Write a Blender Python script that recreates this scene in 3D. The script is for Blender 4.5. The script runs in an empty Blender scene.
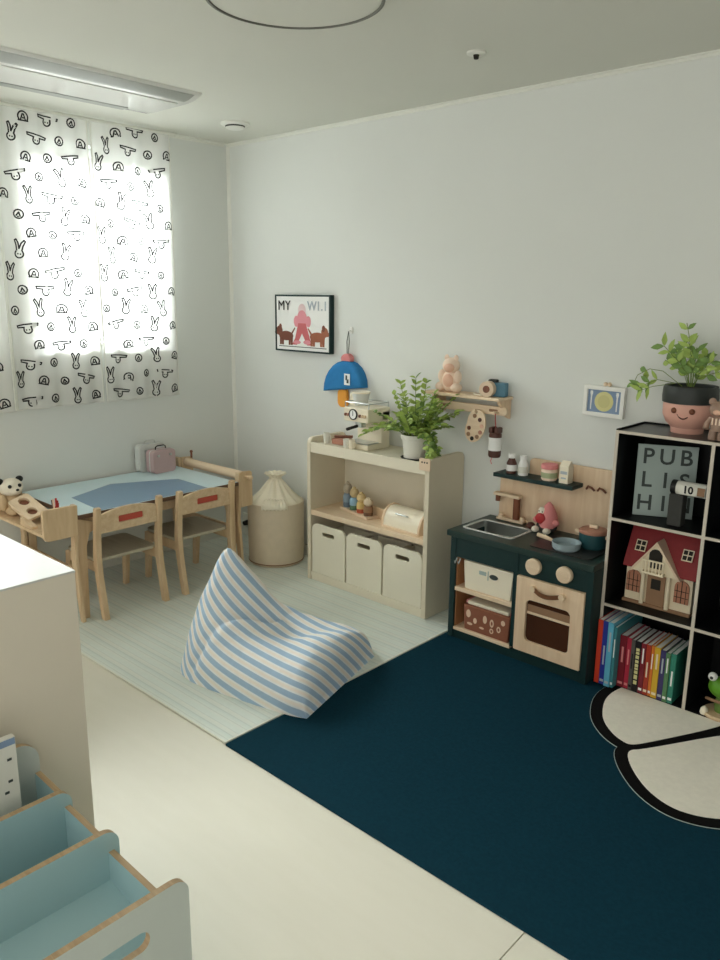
import bpy, bmesh, math, random
from mathutils import Vector, Matrix
random.seed(7)
COL = bpy.context.scene.collection
PI = math.pi

# ------------------------------------------------------------------ materials
def lin(c):
    out = []
    for v in c:
        v /= 255.0
        out.append(v/12.92 if v <= 0.04045 else ((v+0.055)/1.055)**2.4)
    return (*out, 1.0)

def base(name):
    m = bpy.data.materials.new(name); m.use_nodes = True
    nt = m.node_tree
    return m, nt, nt.nodes['Principled BSDF']

def plain(name, rgb, rough=0.55, var=0.04, scale=12.0, bump=0.0, bscale=200.0, metal=0.0, spec=0.4):
    m, nt, p = base(name)
    p.inputs['Roughness'].default_value = rough
    p.inputs['Metallic'].default_value = metal
    p.inputs['Specular IOR Level'].default_value = spec
    tc = nt.nodes.new('ShaderNodeTexCoord')
    n = nt.nodes.new('ShaderNodeTexNoise'); n.inputs['Scale'].default_value = scale; n.inputs['Detail'].default_value = 3
    nt.links.new(tc.outputs['Object'], n.inputs['Vector'])
    mx = nt.nodes.new('ShaderNodeMix'); mx.data_type = 'RGBA'
    c = lin(rgb)
    mx.inputs['A'].default_value = tuple(x*(1-var*2) for x in c[:3])+(1,)
    mx.inputs['B'].default_value = tuple(min(1, x*(1+var*2)) for x in c[:3])+(1,)
    nt.links.new(n.outputs['Fac'], mx.inputs['Factor'])
    nt.links.new(mx.outputs['Result'], p.inputs['Base Color'])
    if bump:
        n2 = nt.nodes.new('ShaderNodeTexNoise'); n2.inputs['Scale'].default_value = bscale
        nt.links.new(tc.outputs['Object'], n2.inputs['Vector'])
        b = nt.nodes.new('ShaderNodeBump'); b.inputs['Strength'].default_value = bump; b.inputs['Distance'].default_value = 0.002
        nt.links.new(n2.outputs['Fac'], b.inputs['Height']); nt.links.new(b.outputs['Normal'], p.inputs['Normal'])
    return m

def wood(name, c1, c2, axis='X', rough=0.5, scale=5.0):
    m, nt, p = base(name); p.inputs['Roughness'].default_value = rough
    tc = nt.nodes.new('ShaderNodeTexCoord'); mp = nt.nodes.new('ShaderNodeMapping')
    s = {'X': (1, 9, 9), 'Y': (9, 1, 9), 'Z': (9, 9, 1)}[axis]
    mp.inputs['Scale'].default_value = s
    n = nt.nodes.new('ShaderNodeTexNoise'); n.inputs['Scale'].default_value = scale; n.inputs['Detail'].default_value = 5
    n.inputs['Distortion'].default_value = 0.6
    nt.links.new(tc.outputs['Object'], mp.inputs['Vector']); nt.links.new(mp.outputs['Vector'], n.inputs['Vector'])
    r = nt.nodes.new('ShaderNodeValToRGB')
    r.color_ramp.elements[0].position = 0.3; r.color_ramp.elements[0].color = lin(c1)
    r.color_ramp.elements[1].position = 0.7; r.color_ramp.elements[1].color = lin(c2)
    nt.links.new(n.outputs['Fac'], r.inputs['Fac']); nt.links.new(r.outputs['Color'], p.inputs['Base Color'])
    return m

def stripes_mat(name, expr_axis, period, ramp, rough=0.85, uv=False, weave=0.0, wob=0.0):
    m, nt, p = base(name); p.inputs['Roughness'].default_value = rough; p.inputs['Specular IOR Level'].default_value = 0.15
    tc = nt.nodes.new('ShaderNodeTexCoord'); sx = nt.nodes.new('ShaderNodeSeparateXYZ')
    nt.links.new(tc.outputs['UV' if uv else 'Object'], sx.inputs[0])
    src = sx.outputs[expr_axis]
    if wob:
        n = nt.nodes.new('ShaderNodeTexNoise'); n.inputs['Scale'].default_value = 9
        nt.links.new(tc.outputs['Object'], n.inputs['Vector'])
        ma = nt.nodes.new('ShaderNodeMath'); ma.operation = 'MULTIPLY_ADD'; ma.inputs[1].default_value = wob
        nt.links.new(n.outputs['Fac'], ma.inputs[0]); nt.links.new(src, ma.inputs[2]); src = ma.outputs[0]
    d = nt.nodes.new('ShaderNodeMath'); d.operation = 'DIVIDE'; d.inputs[1].default_value = period
    f = nt.nodes.new('ShaderNodeMath'); f.operation = 'FRACT'
    nt.links.new(src, d.inputs[0]); nt.links.new(d.outputs[0], f.inputs[0])
    r = nt.nodes.new('ShaderNodeValToRGB'); r.color_ramp.interpolation = 'LINEAR'
    els = r.color_ramp.elements
    while len(els) > 1: els.remove(els[0])
    els[0].position = ramp[0][0]; els[0].color = lin(ramp[0][1])
    for q, c in ramp[1:]:
        e = els.new(q); e.color = lin(c)
    nt.links.new(f.outputs[0], r.inputs['Fac'])
    col = r.outputs['Color']
    if weave:
        n = nt.nodes.new('ShaderNodeTexNoise'); n.inputs['Scale'].default_value = 60; n.inputs['Detail'].default_value = 4
        nt.links.new(tc.outputs['Object'], n.inputs['Vector'])
        mr = nt.nodes.new('ShaderNodeMapRange'); mr.inputs['To Min'].default_value = 1-weave; mr.inputs['To Max'].default_value = 1+weave
        nt.links.new(n.outputs['Fac'], mr.inputs['Value'])
        mm = nt.nodes.new('ShaderNodeMix'); mm.data_type = 'RGBA'; mm.blend_type = 'MULTIPLY'; mm.inputs['Factor'].default_value = 1
        nt.links.new(col, mm.inputs['A']); nt.links.new(mr.outputs['Result'], mm.inputs['B']); col = mm.outputs['Result']
        b = nt.nodes.new('ShaderNodeBump'); b.inputs['Strength'].default_value = 0.25; b.inputs['Distance'].default_value = 0.002
        nt.links.new(n.outputs['Fac'], b.inputs['Height']); nt.links.new(b.outputs['Normal'], p.inputs['Normal'])
    nt.links.new(col, p.inputs['Base Color'])
    return m

def glass_mat(name, rgb=(250, 251, 250), alpha=0.15, rough=0.03):
    m = bpy.data.materials.new(name); m.use_nodes = True; nt = m.node_tree; nt.nodes.clear()
    o = nt.nodes.new('ShaderNodeOutputMaterial'); t = nt.nodes.new('ShaderNodeBsdfTransparent'); g = nt.nodes.new('ShaderNodeBsdfGlossy')
    t.inputs['Color'].default_value = lin(rgb); g.inputs['Roughness'].default_value = rough
    fr = nt.nodes.new('ShaderNodeFresnel'); fr.inputs['IOR'].default_value = 1.45
    mx = nt.nodes.new('ShaderNodeMixShader')
    nt.links.new(fr.outputs[0], mx.inputs[0]); nt.links.new(t.outputs[0], mx.inputs[1]); nt.links.new(g.outputs[0], mx.inputs[2])
    nt.links.new(mx.outputs[0], o.inputs['Surface'])
    return m

def cloth_translucent(name, rgb, trans, clear):
    m = bpy.data.materials.new(name); m.use_nodes = True; nt = m.node_tree; nt.nodes.clear()
    o = nt.nodes.new('ShaderNodeOutputMaterial')
    d = nt.nodes.new('ShaderNodeBsdfDiffuse'); t = nt.nodes.new('ShaderNodeBsdfTranslucent'); c = nt.nodes.new('ShaderNodeBsdfTransparent')
    d.inputs['Color'].default_value = lin(rgb); t.inputs['Color'].default_value = lin(rgb); c.inputs['Color'].default_value = lin(rgb)
    m1 = nt.nodes.new('ShaderNodeMixShader'); m1.inputs[0].default_value = trans
    m2 = nt.nodes.new('ShaderNodeMixShader'); m2.inputs[0].default_value = clear
    nt.links.new(d.outputs[0], m1.inputs[1]); nt.links.new(t.outputs[0], m1.inputs[2])
    nt.links.new(m1.outputs[0], m2.inputs[1]); nt.links.new(c.outputs[0], m2.inputs[2]); nt.links.new(m2.outputs[0], o.inputs['Surface'])
    return m

M = {}
M['wall'] = plain('wall_paper', (222, 224, 220), 0.9, 0.01, 3, 0.12, 350, spec=0.2)
M['ceiling'] = plain('ceiling_paper', (214, 214, 205), 0.9, 0.01, 3, 0.1, 300, spec=0.2)
M['trim'] = plain('trim_white', (226, 226, 218), 0.6, 0.01)
M['white'] = plain('white_paint', (236, 235, 230), 0.45, 0.01)
M['cabinet'] = plain('cabinet_white', (204, 204, 200), 0.4, 0.01)
M['cabside'] = plain('cabinet_greige', (216, 207, 191), 0.5, 0.01)
M['ply'] = wood('birch_ply', (205, 175, 138), (221, 195, 160), 'Z')
M['plyx'] = wood('birch_ply_lengthwise', (207, 177, 141), (223, 198, 164), 'X')
M['plyedge'] = wood('ply_edge', (172, 144, 110), (194, 168, 132), 'X', scale=12)
M['topedge'] = plain('dark_table_edge', (104, 78, 60), 0.5, 0.04)
M['paleply'] = wood('pale_wood', (224, 198, 166), (236, 214, 186), 'X')
M['paleplyz'] = wood('pale_wood_upright', (222, 192, 158), (234, 208, 178), 'Z')
M['ltblue'] = plain('table_light_blue', (206, 226, 232), 0.35, 0.01)
M['blue'] = plain('table_slate_blue', (120, 148, 174), 0.35, 0.02)
M['redinlay'] = plain('red_inlay', (186, 78, 62), 0.5, 0.05)
M['seat'] = wood('shade_greyed_seat', (176, 167, 146), (192, 184, 164), 'X')  # shade on the tucked-in seat is mixed into its wood colour
M['beige'] = plain('beige_laminate', (226, 218, 198), 0.5, 0.015)
M['beigedk'] = plain('beige_side', (216, 206, 184), 0.5, 0.015)
M['beigebin'] = plain('beige_bin', (228, 222, 203), 0.55, 0.01)
M['pinkwood'] = plain('pinkish_wood', (224, 200, 174), 0.5, 0.02)
M['dark'] = plain('dark_hole', (38, 34, 28), 0.8, 0.02)
M['black'] = plain('black_plastic', (20, 20, 20), 0.45, 0.02)
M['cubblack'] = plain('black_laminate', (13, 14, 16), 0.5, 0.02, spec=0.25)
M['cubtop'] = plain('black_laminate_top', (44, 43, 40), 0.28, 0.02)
M['edge'] = plain('pale_edge_banding', (206, 196, 182), 0.5, 0.01)
M['green'] = plain('dark_green_paint', (23, 49, 49), 0.45, 0.03, spec=0.3)
M['greentop'] = plain('dark_green_counter', (28, 50, 47), 0.35, 0.03)
M['metal'] = plain('brushed_steel', (190, 194, 192), 0.28, 0.02, metal=0.9)
M['rim'] = plain('pale_steel_rim', (226, 228, 224), 0.25, 0.01, metal=0.4)
M['brown'] = wood('walnut_brown', (104, 58, 36), (132, 78, 52), 'Z')
M['innerbrown'] = wood('warm_inner_wood', (172, 118, 76), (192, 138, 94), 'Z')
M['ovenglass'] = plain('oven_brown_glass', (72, 44, 30), 0.12, 0.03)
M['leather'] = plain('brown_leather', (112, 72, 44), 0.55, 0.06)
M['cratebrown'] = plain('brown_crate', (140, 86, 64), 0.6, 0.03)
M['cream'] = plain('cream_plastic', (238, 228, 206), 0.4, 0.015)
M['creamprint'] = plain('cream_print', (226, 196, 170), 0.6, 0.02)
M['pink'] = plain('pink_fabric', (222, 140, 140), 0.85, 0.03, 20, 0.2, 400)
M['dustypink'] = plain('dusty_pink_case', (190, 164, 164), 0.6, 0.02)
M['caseclear'] = plain('pale_grey_case', (206, 208, 204), 0.4, 0.02)
M['red'] = plain('red_paint', (176, 44, 48), 0.5, 0.05)
M['canvas'] = plain('beige_canvas', (218, 203, 180), 0.9, 0.03, 30, 0.35, 500, spec=0.1)
M['cotton'] = plain('cream_cotton', (240, 232, 212), 0.9, 0.02, 30, 0.2, 400, spec=0.1)
M['teal'] = plain('teal_board', (164, 194, 198), 0.5, 0.015)
M['tealdk'] = plain('grey_blue_board', (188, 196, 192), 0.5, 0.015)
M['floor'] = None
M['leaf'] = plain('leaf_green', (160, 184, 92), 0.5, 0.16, 30)
M['leafdk'] = plain('leaf_deep_green', (110, 142, 70), 0.5, 0.2, 30)
M['stem'] = plain('stem_green', (110, 130, 60), 0.6, 0.1)
M['ceramic'] = plain('white_ceramic', (222, 220, 210), 0.4, 0.02)
M['soil'] = plain('soil', (56, 44, 34), 0.9, 0.15, 60)
M['planterpink'] = plain('planter_pink', (218, 166, 150), 0.5, 0.02)
M['planterdark'] = plain('planter_charcoal', (44, 48, 46), 0.45, 0.03)
M['bearbrown'] = plain('taupe_vinyl', (160, 132, 116), 0.4, 0.04)
M['bearcream'] = plain('cream_flock', (238, 214, 194), 0.8, 0.02)
M['bearpeach'] = plain('peach_flock', (228, 184, 160), 0.8, 0.02)
M['bluefelt'] = plain('blue_felt', (58, 128, 186), 0.95, 0.05, 40, 0.3, 400, spec=0.05)
M['orange'] = plain('orange_felt', (240, 166, 72), 0.9, 0.04)
M['yellow'] = plain('yellow_print', (216, 210, 150), 0.6, 0.02)
M['plateblue'] = plain('blue_print', (128, 149, 178), 0.6, 0.02)
M['paper'] = plain('white_paper', (240, 240, 238), 0.7, 0.01)
M['greyprint'] = plain('grey_print', (166, 180, 176), 0.7, 0.02)
M['greyink'] = plain('grey_ink', (62, 70, 68), 0.7, 0.02)
M['lightink'] = plain('light_grey_ink', (176, 184, 192), 0.7, 0.02)
M['ink'] = plain('black_ink', (18, 18, 20), 0.7, 0.02)
M['roofred'] = plain('roof_red', (138, 36, 40), 0.55, 0.08, 60)
M['housewall'] = plain('house_cream', (232, 218, 190), 0.6, 0.02)
M['housewood'] = plain('house_brown', (150, 116, 88), 0.6, 0.04)
M['housepink'] = plain('shutter_tan', (178, 122, 96), 0.6, 0.04)
M['panblue'] = plain('pan_grey_blue', (152, 168, 174), 0.4, 0.02)
M['potteal'] = plain('pot_deep_teal', (36, 76, 82), 0.4, 0.03)
M['lidtan'] = plain('lid_rosy_wood', (176, 124, 104), 0.5, 0.04)
M['tan'] = plain('tan_plush', (206, 180, 146), 0.95, 0.05, 60, 0.5, 300, spec=0.05)
M['offwhite'] = plain('off_white_plush', (232, 224, 208), 0.95, 0.03, 60, 0.4, 300, spec=0.05)
M['chargrey'] = plain('charcoal_plush', (70, 70, 68), 0.95, 0.05, 60, 0.4, 300, spec=0.05)
M['frog'] = plain('bright_green_vinyl', (92, 150, 38), 0.4, 0.06, 30)
M['teddyblue'] = plain('camera_blue', (84, 128, 150), 0.5, 0.03)
M['syrup'] = plain('syrup_brown', (86, 50, 42), 0.4, 0.04)
M['glass'] = glass_mat('window_glass')
M['acwhite'] = plain('glossy_white_panel', (222, 222, 218), 0.1, 0.005)
M['acgrey'] = plain('grey_vent', (150, 152, 146), 0.4, 0.01)
M['lampwhite'] = plain('lamp_diffuser', (214, 214, 204), 0.5, 0.005)
M['lampedge'] = plain('lamp_edge', (104, 104, 96), 0.5, 0.005)
M['alu'] = plain('white_window_frame', (222, 226, 226), 0.4, 0.01)
M['outwall'] = plain('outer_wall', (200, 198, 190), 0.8, 0.02)
M['curtain'] = cloth_translucent('curtain_cloth', (240, 239, 236), 0.5, 0.2)
M['navy'] = plain('navy_pile', (18, 53, 67), 0.95, 0.12, 90, 0.9, 420, spec=0.05)
M['rugwhite'] = plain('ivory_pile', (238, 232, 218), 0.95, 0.04, 60, 0.8, 400, spec=0.05)
M['rugblack'] = plain('black_pile', (22, 21, 21), 0.95, 0.1, 60, 0.8, 400, spec=0.05)
M['mat'] = stripes_mat('mat_weave', 'Y', 0.083, [(0.0, (220, 227, 219)), (0.16, (224, 228, 220)), (0.2, (206, 212, 204)), (0.24, (222, 228, 220)), (0.45, (214, 222, 216)), (0.49, (200, 207, 199)), (0.53, (220, 225, 217)),
                              (0.72, (224, 227, 218)), (0.76, (208, 215, 208)), (0.8, (221, 227, 220)), (1.0, (220, 227, 219))], weave=0.04, wob=0.004)
M['matedge'] = plain('mat_edge', (226, 226, 212), 0.85, 0.02)
W0, B0, P0 = (246, 247, 249), (174, 200, 226), (246, 239, 233)
M['bag'] = stripes_mat('striped_cotton', 'X', 0.054, [(0.0, W0), (0.03, B0), (0.46, B0), (0.5, W0), (0.58, W0), (0.66, P0), (0.84, P0), (0.92, W0), (1.0, W0)], uv=True, weave=0.06)

def floor_mat():
    m, nt, p = base('floor_boards'); p.inputs['Roughness'].default_value = 0.42; p.inputs['Specular IOR Level'].default_value = 0.35
    tc = nt.nodes.new('ShaderNodeTexCoord'); mp = nt.nodes.new('ShaderNodeMapping'); mp.inputs['Scale'].default_value = (2, 9, 1)
    n = nt.nodes.new('ShaderNodeTexNoise'); n.inputs['Scale'].default_value = 3; n.inputs['Detail'].default_value = 5
    nt.links.new(tc.outputs['Object'], mp.inputs['Vector']); nt.links.new(mp.outputs['Vector'], n.inputs['Vector'])
    r = nt.nodes.new('ShaderNodeValToRGB'); r.color_ramp.elements[0].color = lin((224, 219, 203)); r.color_ramp.elements[1].color = lin((230, 225, 211))
    nt.links.new(n.outputs['Fac'], r.inputs['Fac']); nt.links.new(r.outputs['Color'], p.inputs['Base Color'])
    return m
M['floor'] = floor_mat()

# ------------------------------------------------------------------ mesh builder
class MB:
    def __init__(s): s.bm = bmesh.new(); s.uv = None
    def _merge(s, b, mi=0, mat=None):
        if mat is not None: bmesh.ops.transform(b, matrix=mat, verts=b.verts)
        for f in b.faces: f.material_index = mi
        me = bpy.data.meshes.new('tmp'); b.to_mesh(me); b.free(); s.bm.from_mesh(me); bpy.data.meshes.remove(me); return s
    def box(s, x0, x1, y0, y1, z0, z1, bev=0.003, mi=0, seg=2, mat=None):
        b = bmesh.new(); bmesh.ops.create_cube(b, size=1)
        bmesh.ops.scale(b, vec=(x1-x0, y1-y0, z1-z0), verts=b.verts)
        bmesh.ops.translate(b, vec=((x0+x1)/2, (y0+y1)/2, (z0+z1)/2), verts=b.verts)
        w = min(bev, 0.45*min(abs(x1-x0), abs(y1-y0), abs(z1-z0)))
        if w > 0: bmesh.ops.bevel(b, geom=list(b.edges), offset=w, segments=seg, affect='EDGES', profile=0.5)
        return s._merge(b, mi, mat)
    def prism(s, pts, axis, a0, a1, bev=0.0, mi=0, holes=(), mat=None):
        def P(u, v, a): return {'x': (a, u, v), 'y': (u, a, v), 'z': (u, v, a)}[axis]
        b = bmesh.new(); edges = []
        for loop in [pts]+list(holes):
            loop = [q for i_, q in enumerate(loop) if math.hypot(q[0]-loop[i_-1][0], q[1]-loop[i_-1][1]) > 1e-6]
            vs = [b.verts.new(P(u, v, a0)) for u, v in loop]
            edges += [b.edges.new((vs[i], vs[(i+1) % len(vs)])) for i in range(len(vs))]
        if holes: bmesh.ops.triangle_fill(b, use_beauty=True, use_dissolve=False, edges=edges)
        else: b.faces.new(b.verts[:])
        r = bmesh.ops.extrude_face_region(b, geom=list(b.faces))
        vs = [g for g in r['geom'] if isinstance(g, bmesh.types.BMVert)]
        d = a1-a0
        bmesh.ops.translate(b, vec={'x': (d, 0, 0), 'y': (0, d, 0), 'z': (0, 0, d)}[axis], verts=vs)
        bmesh.ops.recalc_face_normals(b, faces=b.faces)
        if bev:
            es = [e for e in b.edges if len(e.link_faces) == 2 and e.calc_face_angle(0) > 0.6]
            bmesh.ops.bevel(b, geom=es, offset=bev, segments=2, affect='EDGES', profile=0.5)
        return s._merge(b, mi, mat)
    def cyl(s, p0, p1, r0, r1=None, seg=24, mi=0, mat=None):
        r1 = r0 if r1 is None else r1
        p0, p1 = Vector(p0), Vector(p1); d = p1-p0
        b = bmesh.new(); bmesh.ops.create_cone(b, cap_ends=True, segments=seg, radius1=r0, radius2=r1, depth=d.length)
        q = Vector((0, 0, 1)).rotation_difference(d.normalized()).to_matrix().to_4x4()
        bmesh.ops.transform(b, matrix=Matrix.Translation((p0+p1)/2) @ q, verts=b.verts)
        return s._merge(b, mi, mat)
    def ball(s, c, r, mi=0, u=20, v=12, mat=None, rot=None):
        if not hasattr(r, '__len__'): r = (r, r, r)
        b = bmesh.new(); bmesh.ops.create_uvsphere(b, u_segments=u, v_segments=v, radius=1)
        m4 = Matrix.Translation(c) @ (rot.to_4x4() if rot else Matrix()) @ Matrix.Diagonal((*r, 1))
        bmesh.ops.transform(b, matrix=m4, verts=b.verts)
        return s._merge(b, mi, mat)
    def lathe(s, prof, c=(0, 0, 0), seg=32, mi=0, mat=None, wob=None):
        b = bmesh.new(); rings = []
        for r, z in prof:
            if r < 1e-6: rings.append([b.verts.new((c[0], c[1], c[2]+z))])
            else:
                rings.append([b.verts.new((c[0]+r*(wob(i/seg, z) if wob else 1)*math.cos(2*PI*i/seg), c[1]+r*(wob(i/seg, z) if wob else 1)*math.sin(2*PI*i/seg), c[2]+z)) for i in range(seg)])
        for a, e in zip(rings, rings[1:]):
            for i in range(seg):
                j = (i+1) % seg
                if len(a) == 1 and len(e) == 1: continue
                if len(a) == 1: b.faces.new((a[0], e[j], e[i]))
                elif len(e) == 1: b.faces.new((a[i], a[j], e[0]))
                else: b.faces.new((a[i], a[j], e[j], e[i]))
        bmesh.ops.recalc_face_normals(b, faces=b.faces)
        return s._merge(b, mi, mat)
    def tube(s, pts, r, seg=8, mi=0, mat=None, closed=False):
        pts = [Vector(p) for p in pts]; b = bmesh.new(); rings = []; n = len(pts)
        up = None
        for i, p in enumerate(pts):
            if closed: t = pts[(i+1) % n]-pts[i-1]
            else: t = pts[min(i+1, n-1)]-pts[max(i-1, 0)]
            t.normalize()
            if up is None:
                up = Vector((0, 0, 1)) if abs(t.z) < 0.9 else Vector((1, 0, 0))
            a = t.cross(up)
            if a.length < 1e-4: a = t.orthogonal()
            a.normalize(); c = t.cross(a); up = -c
            rr = r[i] if hasattr(r, '__len__') else r
            rings.append([b.verts.new(p+a*rr*math.cos(2*PI*k/seg)+c*rr*math.sin(2*PI*k/seg)) for k in range(seg)])
        pairs = list(zip(rings, rings[1:]))+([(rings[-1], rings[0])] if closed else [])
        for A, E in pairs:
            for k in range(seg): b.faces.new((A[k], A[(k+1) % seg], E[(k+1) % seg], E[k]))
        if not closed: b.faces.new(rings[0][::-1]); b.faces.new(rings[-1])
        bmesh.ops.recalc_face_normals(b, faces=b.faces)
        return s._merge(b, mi, mat)
    def mesh(s, verts, faces, mi=0, mat=None, recalc=False):
        b = bmesh.new(); vs = [b.verts.new(v) for v in verts]
        for f in faces: b.faces.new([vs[i] for i in f])
        if recalc: bmesh.ops.recalc_face_normals(b, faces=b.faces)
        return s._merge(b, mi, mat)
    def text(s, txt, size, mat, mi=0, extrude=0.0006, align='CENTER', bold=0.0):
        cu = bpy.data.curves.new('lettering', 'FONT'); cu.body = txt; cu.size = size; cu.extrude = extrude; cu.align_x = align; cu.align_y = 'CENTER'
        cu.offset = bold; cu.resolution_u = 3
        o = bpy.data.objects.new('lettering', cu); COL.objects.link(o)
        dg = bpy.context.evaluated_depsgraph_get(); me = bpy.data.meshes.new_from_object(o.evaluated_get(dg))
        b = bmesh.new(); b.from_mesh(me); bpy.data.meshes.remove(me); bpy.data.objects.remove(o); bpy.data.curves.remove(cu)
        return s._merge(b, mi, mat)
    def build(s, name, mats, parent=None, local=False, smooth=True, ang=35):
        me = bpy.data.meshes.new(name)
        if parent is not None and not local:
            off = Vector((0, 0, 0)); q = parent
            while q is not None: off += q.location; q = q.parent
            bmesh.ops.translate(s.bm, vec=-off, verts=s.bm.verts)
        s.bm.to_mesh(me); s.bm.free()
        for m in (mats if isinstance(mats, (list, tuple)) else [mats]): me.materials.append(M[m] if isinstance(m, str) else m)
        if smooth:
            for p in me.polygons: p.use_smooth = True
            me.set_sharp_from_angle(angle=math.radians(ang))
        o = bpy.data.objects.new(name, me); COL.objects.link(o)
        if smooth and ang == 35:
            wn = o.modifiers.new('shading', 'WEIGHTED_NORMAL'); wn.keep_sharp = True
        if parent is not None: o.parent = parent
        return o

def rr(cx, cy, w, h, r, n=6):
    pts = []
    for (sx, sy, a0) in ((1, 1, 0), (-1, 1, 90), (-1, -1, 180), (1, -1, 270)):
        for k in range(n+1):
            a = math.radians(a0+90*k/n)
            pts.append((cx+sx*(w/2-r)+r*math.cos(a), cy+sy*(h/2-r)+r*math.sin(a)))
    return pts
def circ(cx, cy, r, n=32, ry=None): return [(cx+r*math.cos(2*PI*k/n), cy+(ry or r)*math.sin(2*PI*k/n)) for k in range(n)]

def tag(o, label, cat, group=None, kind=None):
    o['label'] = label; o['category'] = cat
    if group: o['group'] = group
    if kind: o['kind'] = kind
    return o
def thing(name, loc, label, cat, group=None, rz=0):
    o = bpy.data.objects.new(name, None); COL.objects.link(o); o.location = loc; o.rotation_euler = (0, 0, rz); o.empty_display_size = 0.05
    return tag(o, label, cat, group)
def struct(mb, name, mats, parent=None, **k):
    o = mb.build(name, mats, parent, **k)
    if parent is None: o['kind'] = 'structure'
    return o
def dup(root, loc, label, rz=None, group=None):
    r = root.copy(); COL.objects.link(r); r.location = loc; r['label'] = label
    if rz is not None: r.rotation_euler = (0, 0, rz)
    if group: r['group'] = group
    for ch in list(root.children):
        c = ch.copy(); COL.objects.link(c); c.parent = r
        for g in list(ch.children):
            d = g.copy(); COL.objects.link(d); d.parent = c
    return r
def TR(loc, rx=0, ry=0, rz=0):
    from mathutils import Euler
    return Matrix.Translation(loc) @ Euler((rx, ry, rz)).to_matrix().to_4x4()
WALLTXT = TR((0, 0, 0), PI/2, 0, 0)      # text upright, facing -Y
def on_wall(x, y, z): return TR((x, y, z), PI/2, 0, 0)

# ------------------------------------------------------------------ setting
FZ = -0.008                                # bare floor; the rugs' tops are at z = 0
H = 2.30
b = MB().prism([(-0.2, -3.6), (3.028, -3.6), (3.0275, 0.15), (-0.2, 0.15)], 'z', FZ-0.1, FZ)
b.prism([(3.031, -3.6), (5.4, -3.6), (5.4, 0.15), (3.031, 0.15)], 'z', FZ-0.1, FZ)
b.box(-0.2, 5.4, -3.6, 0.15, FZ-0.12, FZ-0.1, 0, mi=1)
struct(b, 'floor', ['floor', 'dark'])
struct(MB().box(0, 5.4, 0, 0.15, FZ, H, 0), 'wall_back', 'wall')
WY0, WY1, WZ0, WZ1 = -1.225, -0.50, 1.205, 2.18
VY0, VY1 = -2.75, -1.45                    # second window, beyond the picture edge
b = MB()
for y0, y1, z0, z1 in ((-3.6, VY0, FZ, H), (VY1, WY0, FZ, H), (WY1, .15, FZ, H), (VY0, VY1, FZ, WZ0), (VY0, VY1, WZ1, H), (WY0, WY1, FZ, WZ0), (WY0, WY1, WZ1, H)): b.box(-.2, 0, y0, y1, z0, z1, 0)
struct(b, 'wall_left', 'wall')
struct(MB().box(-0.2, 5.4, -3.6, 0.15, H, H+0.1, 0), 'ceiling', 'ceiling')
struct(MB().box(5.2, 5.35, -3.6, 0, FZ, H, 0), 'wall_right', 'wall')
struct(MB().prism([(0, H), (0, H-0.016), (-0.006, H-0.016), (-0.009, H-0.008), (-0.016, H-0.005), (-0.016, H)], 'x', 0.0, 5.4), 'trim_1', 'trim')
struct(MB().prism([(0, H), (0, H-0.016), (0.006, H-0.016), (0.009, H-0.008), (0.03, H-0.006), (0.03, H)], 'y', -3.6, -0.03), 'trim_2', 'trim')
struct(MB().prism([(0, 0), (.02, 0), (.016, -.006), (.008, -.010), (0, -.012)], 'z', .06, H-.016), 'trim_3', 'trim')
struct(MB().box(0.0, 5.4, -0.012, 0, FZ, 0.06, 0.002), 'baseboard_back', 'trim')
struct(MB().box(0.0, 0.012, -3.6, -0.012, FZ, 0.06, 0.002), 'baseboard_left', 'trim')
# window
for n_, (a0, a1) in enumerate(((WY0, WY1), (VY0, VY1))):
    wf = MB(); mid = (a0+a1)/2
    for (y0, y1, z0, z1) in ((a0, a0+0.035, WZ0, WZ1), (a1-0.035, a1, WZ0, WZ1), (a0, a1, WZ0, WZ0+0.035), (a0, a1, WZ1-0.035, WZ1), (mid-.02, mid+.02, WZ0, WZ1)):
        wf.box(-0.14, -0.09, y0, y1, z0, z1, 0.003)
    w = struct(wf, 'window_%d' % (n_+1), 'alu')
    struct(MB().box(-0.118, -0.114, a0+0.03, a1-0.03, WZ0+0.03, WZ1-0.03, 0), 'window_pane', 'glass', w)
    struct(MB().box(-0.09, 0.012, a0, a1, WZ0, WZ0+0.014, 0.002), 'window_sill', 'trim', w)

# curtains with printed animal heads
def glyph(kind):
    """outline polylines of one print motif, unit = metre, centred"""
    L = []
    def arc(cx, cy, rx, ry, a0, a1, n=10): return [(cx+rx*math.cos(math.radians(a0+(a1-a0)*k/n)), cy+ry*math.sin(math.radians(a0+(a1-a0)*k/n))) for k in range(n+1)]
    if kind == 0:      # upright-eared rabbit
        L.append([(-.008, .004), (-.011, .02), (-.017, .036), (-.012, .040), (-.005, .028), (-.001, .010), (.004, .028), (.012, .039), (.016, .035), (.010, .018), (.008, .004)]
                 + arc(0, -.008, .013, .013, 40, -220, 12))
        L.append([(-.004, -.008), (-.003, -.008)]); L.append([(.004, -.008), (.005, -.008)])
    elif kind == 1:    # lop-eared head, ears straight out
        L.append([(-.010, .006), (-.034, .008), (-.036, .015), (-.012, .016), (.012, .016), (.036, .015), (.034, .008), (.010, .006)])
        L.append([(-.011, .006)] + arc(0, -.004, .012, .012, 180, 360, 10) + [(.011, .006)])
        L.append([(-.005, -.004), (-.004, -.004)]); L.append([(.004, -.004), (.005, -.004)])
    elif kind == 2:    # round shaggy head
        L.append(arc(0, 0, .018, .017, -30, 210, 14)+[(-.017, -.012), (.017, -.012), (.016, -.008)])
        L.append([(-.010, -.011), (-.002, .008), (.003, .008), (.009, -.011)])
        L.append([(-.002, -.004), (.002, -.004)])
    else:              # small round head
        L.append(arc(0, 0, .014, .014, 0, 360, 14))
        L.append([(-.006, -.006), (0, .006), (.006, -.006)])
        L.append([(-.001, -.008), (.001, -.008)])
    return L
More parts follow.
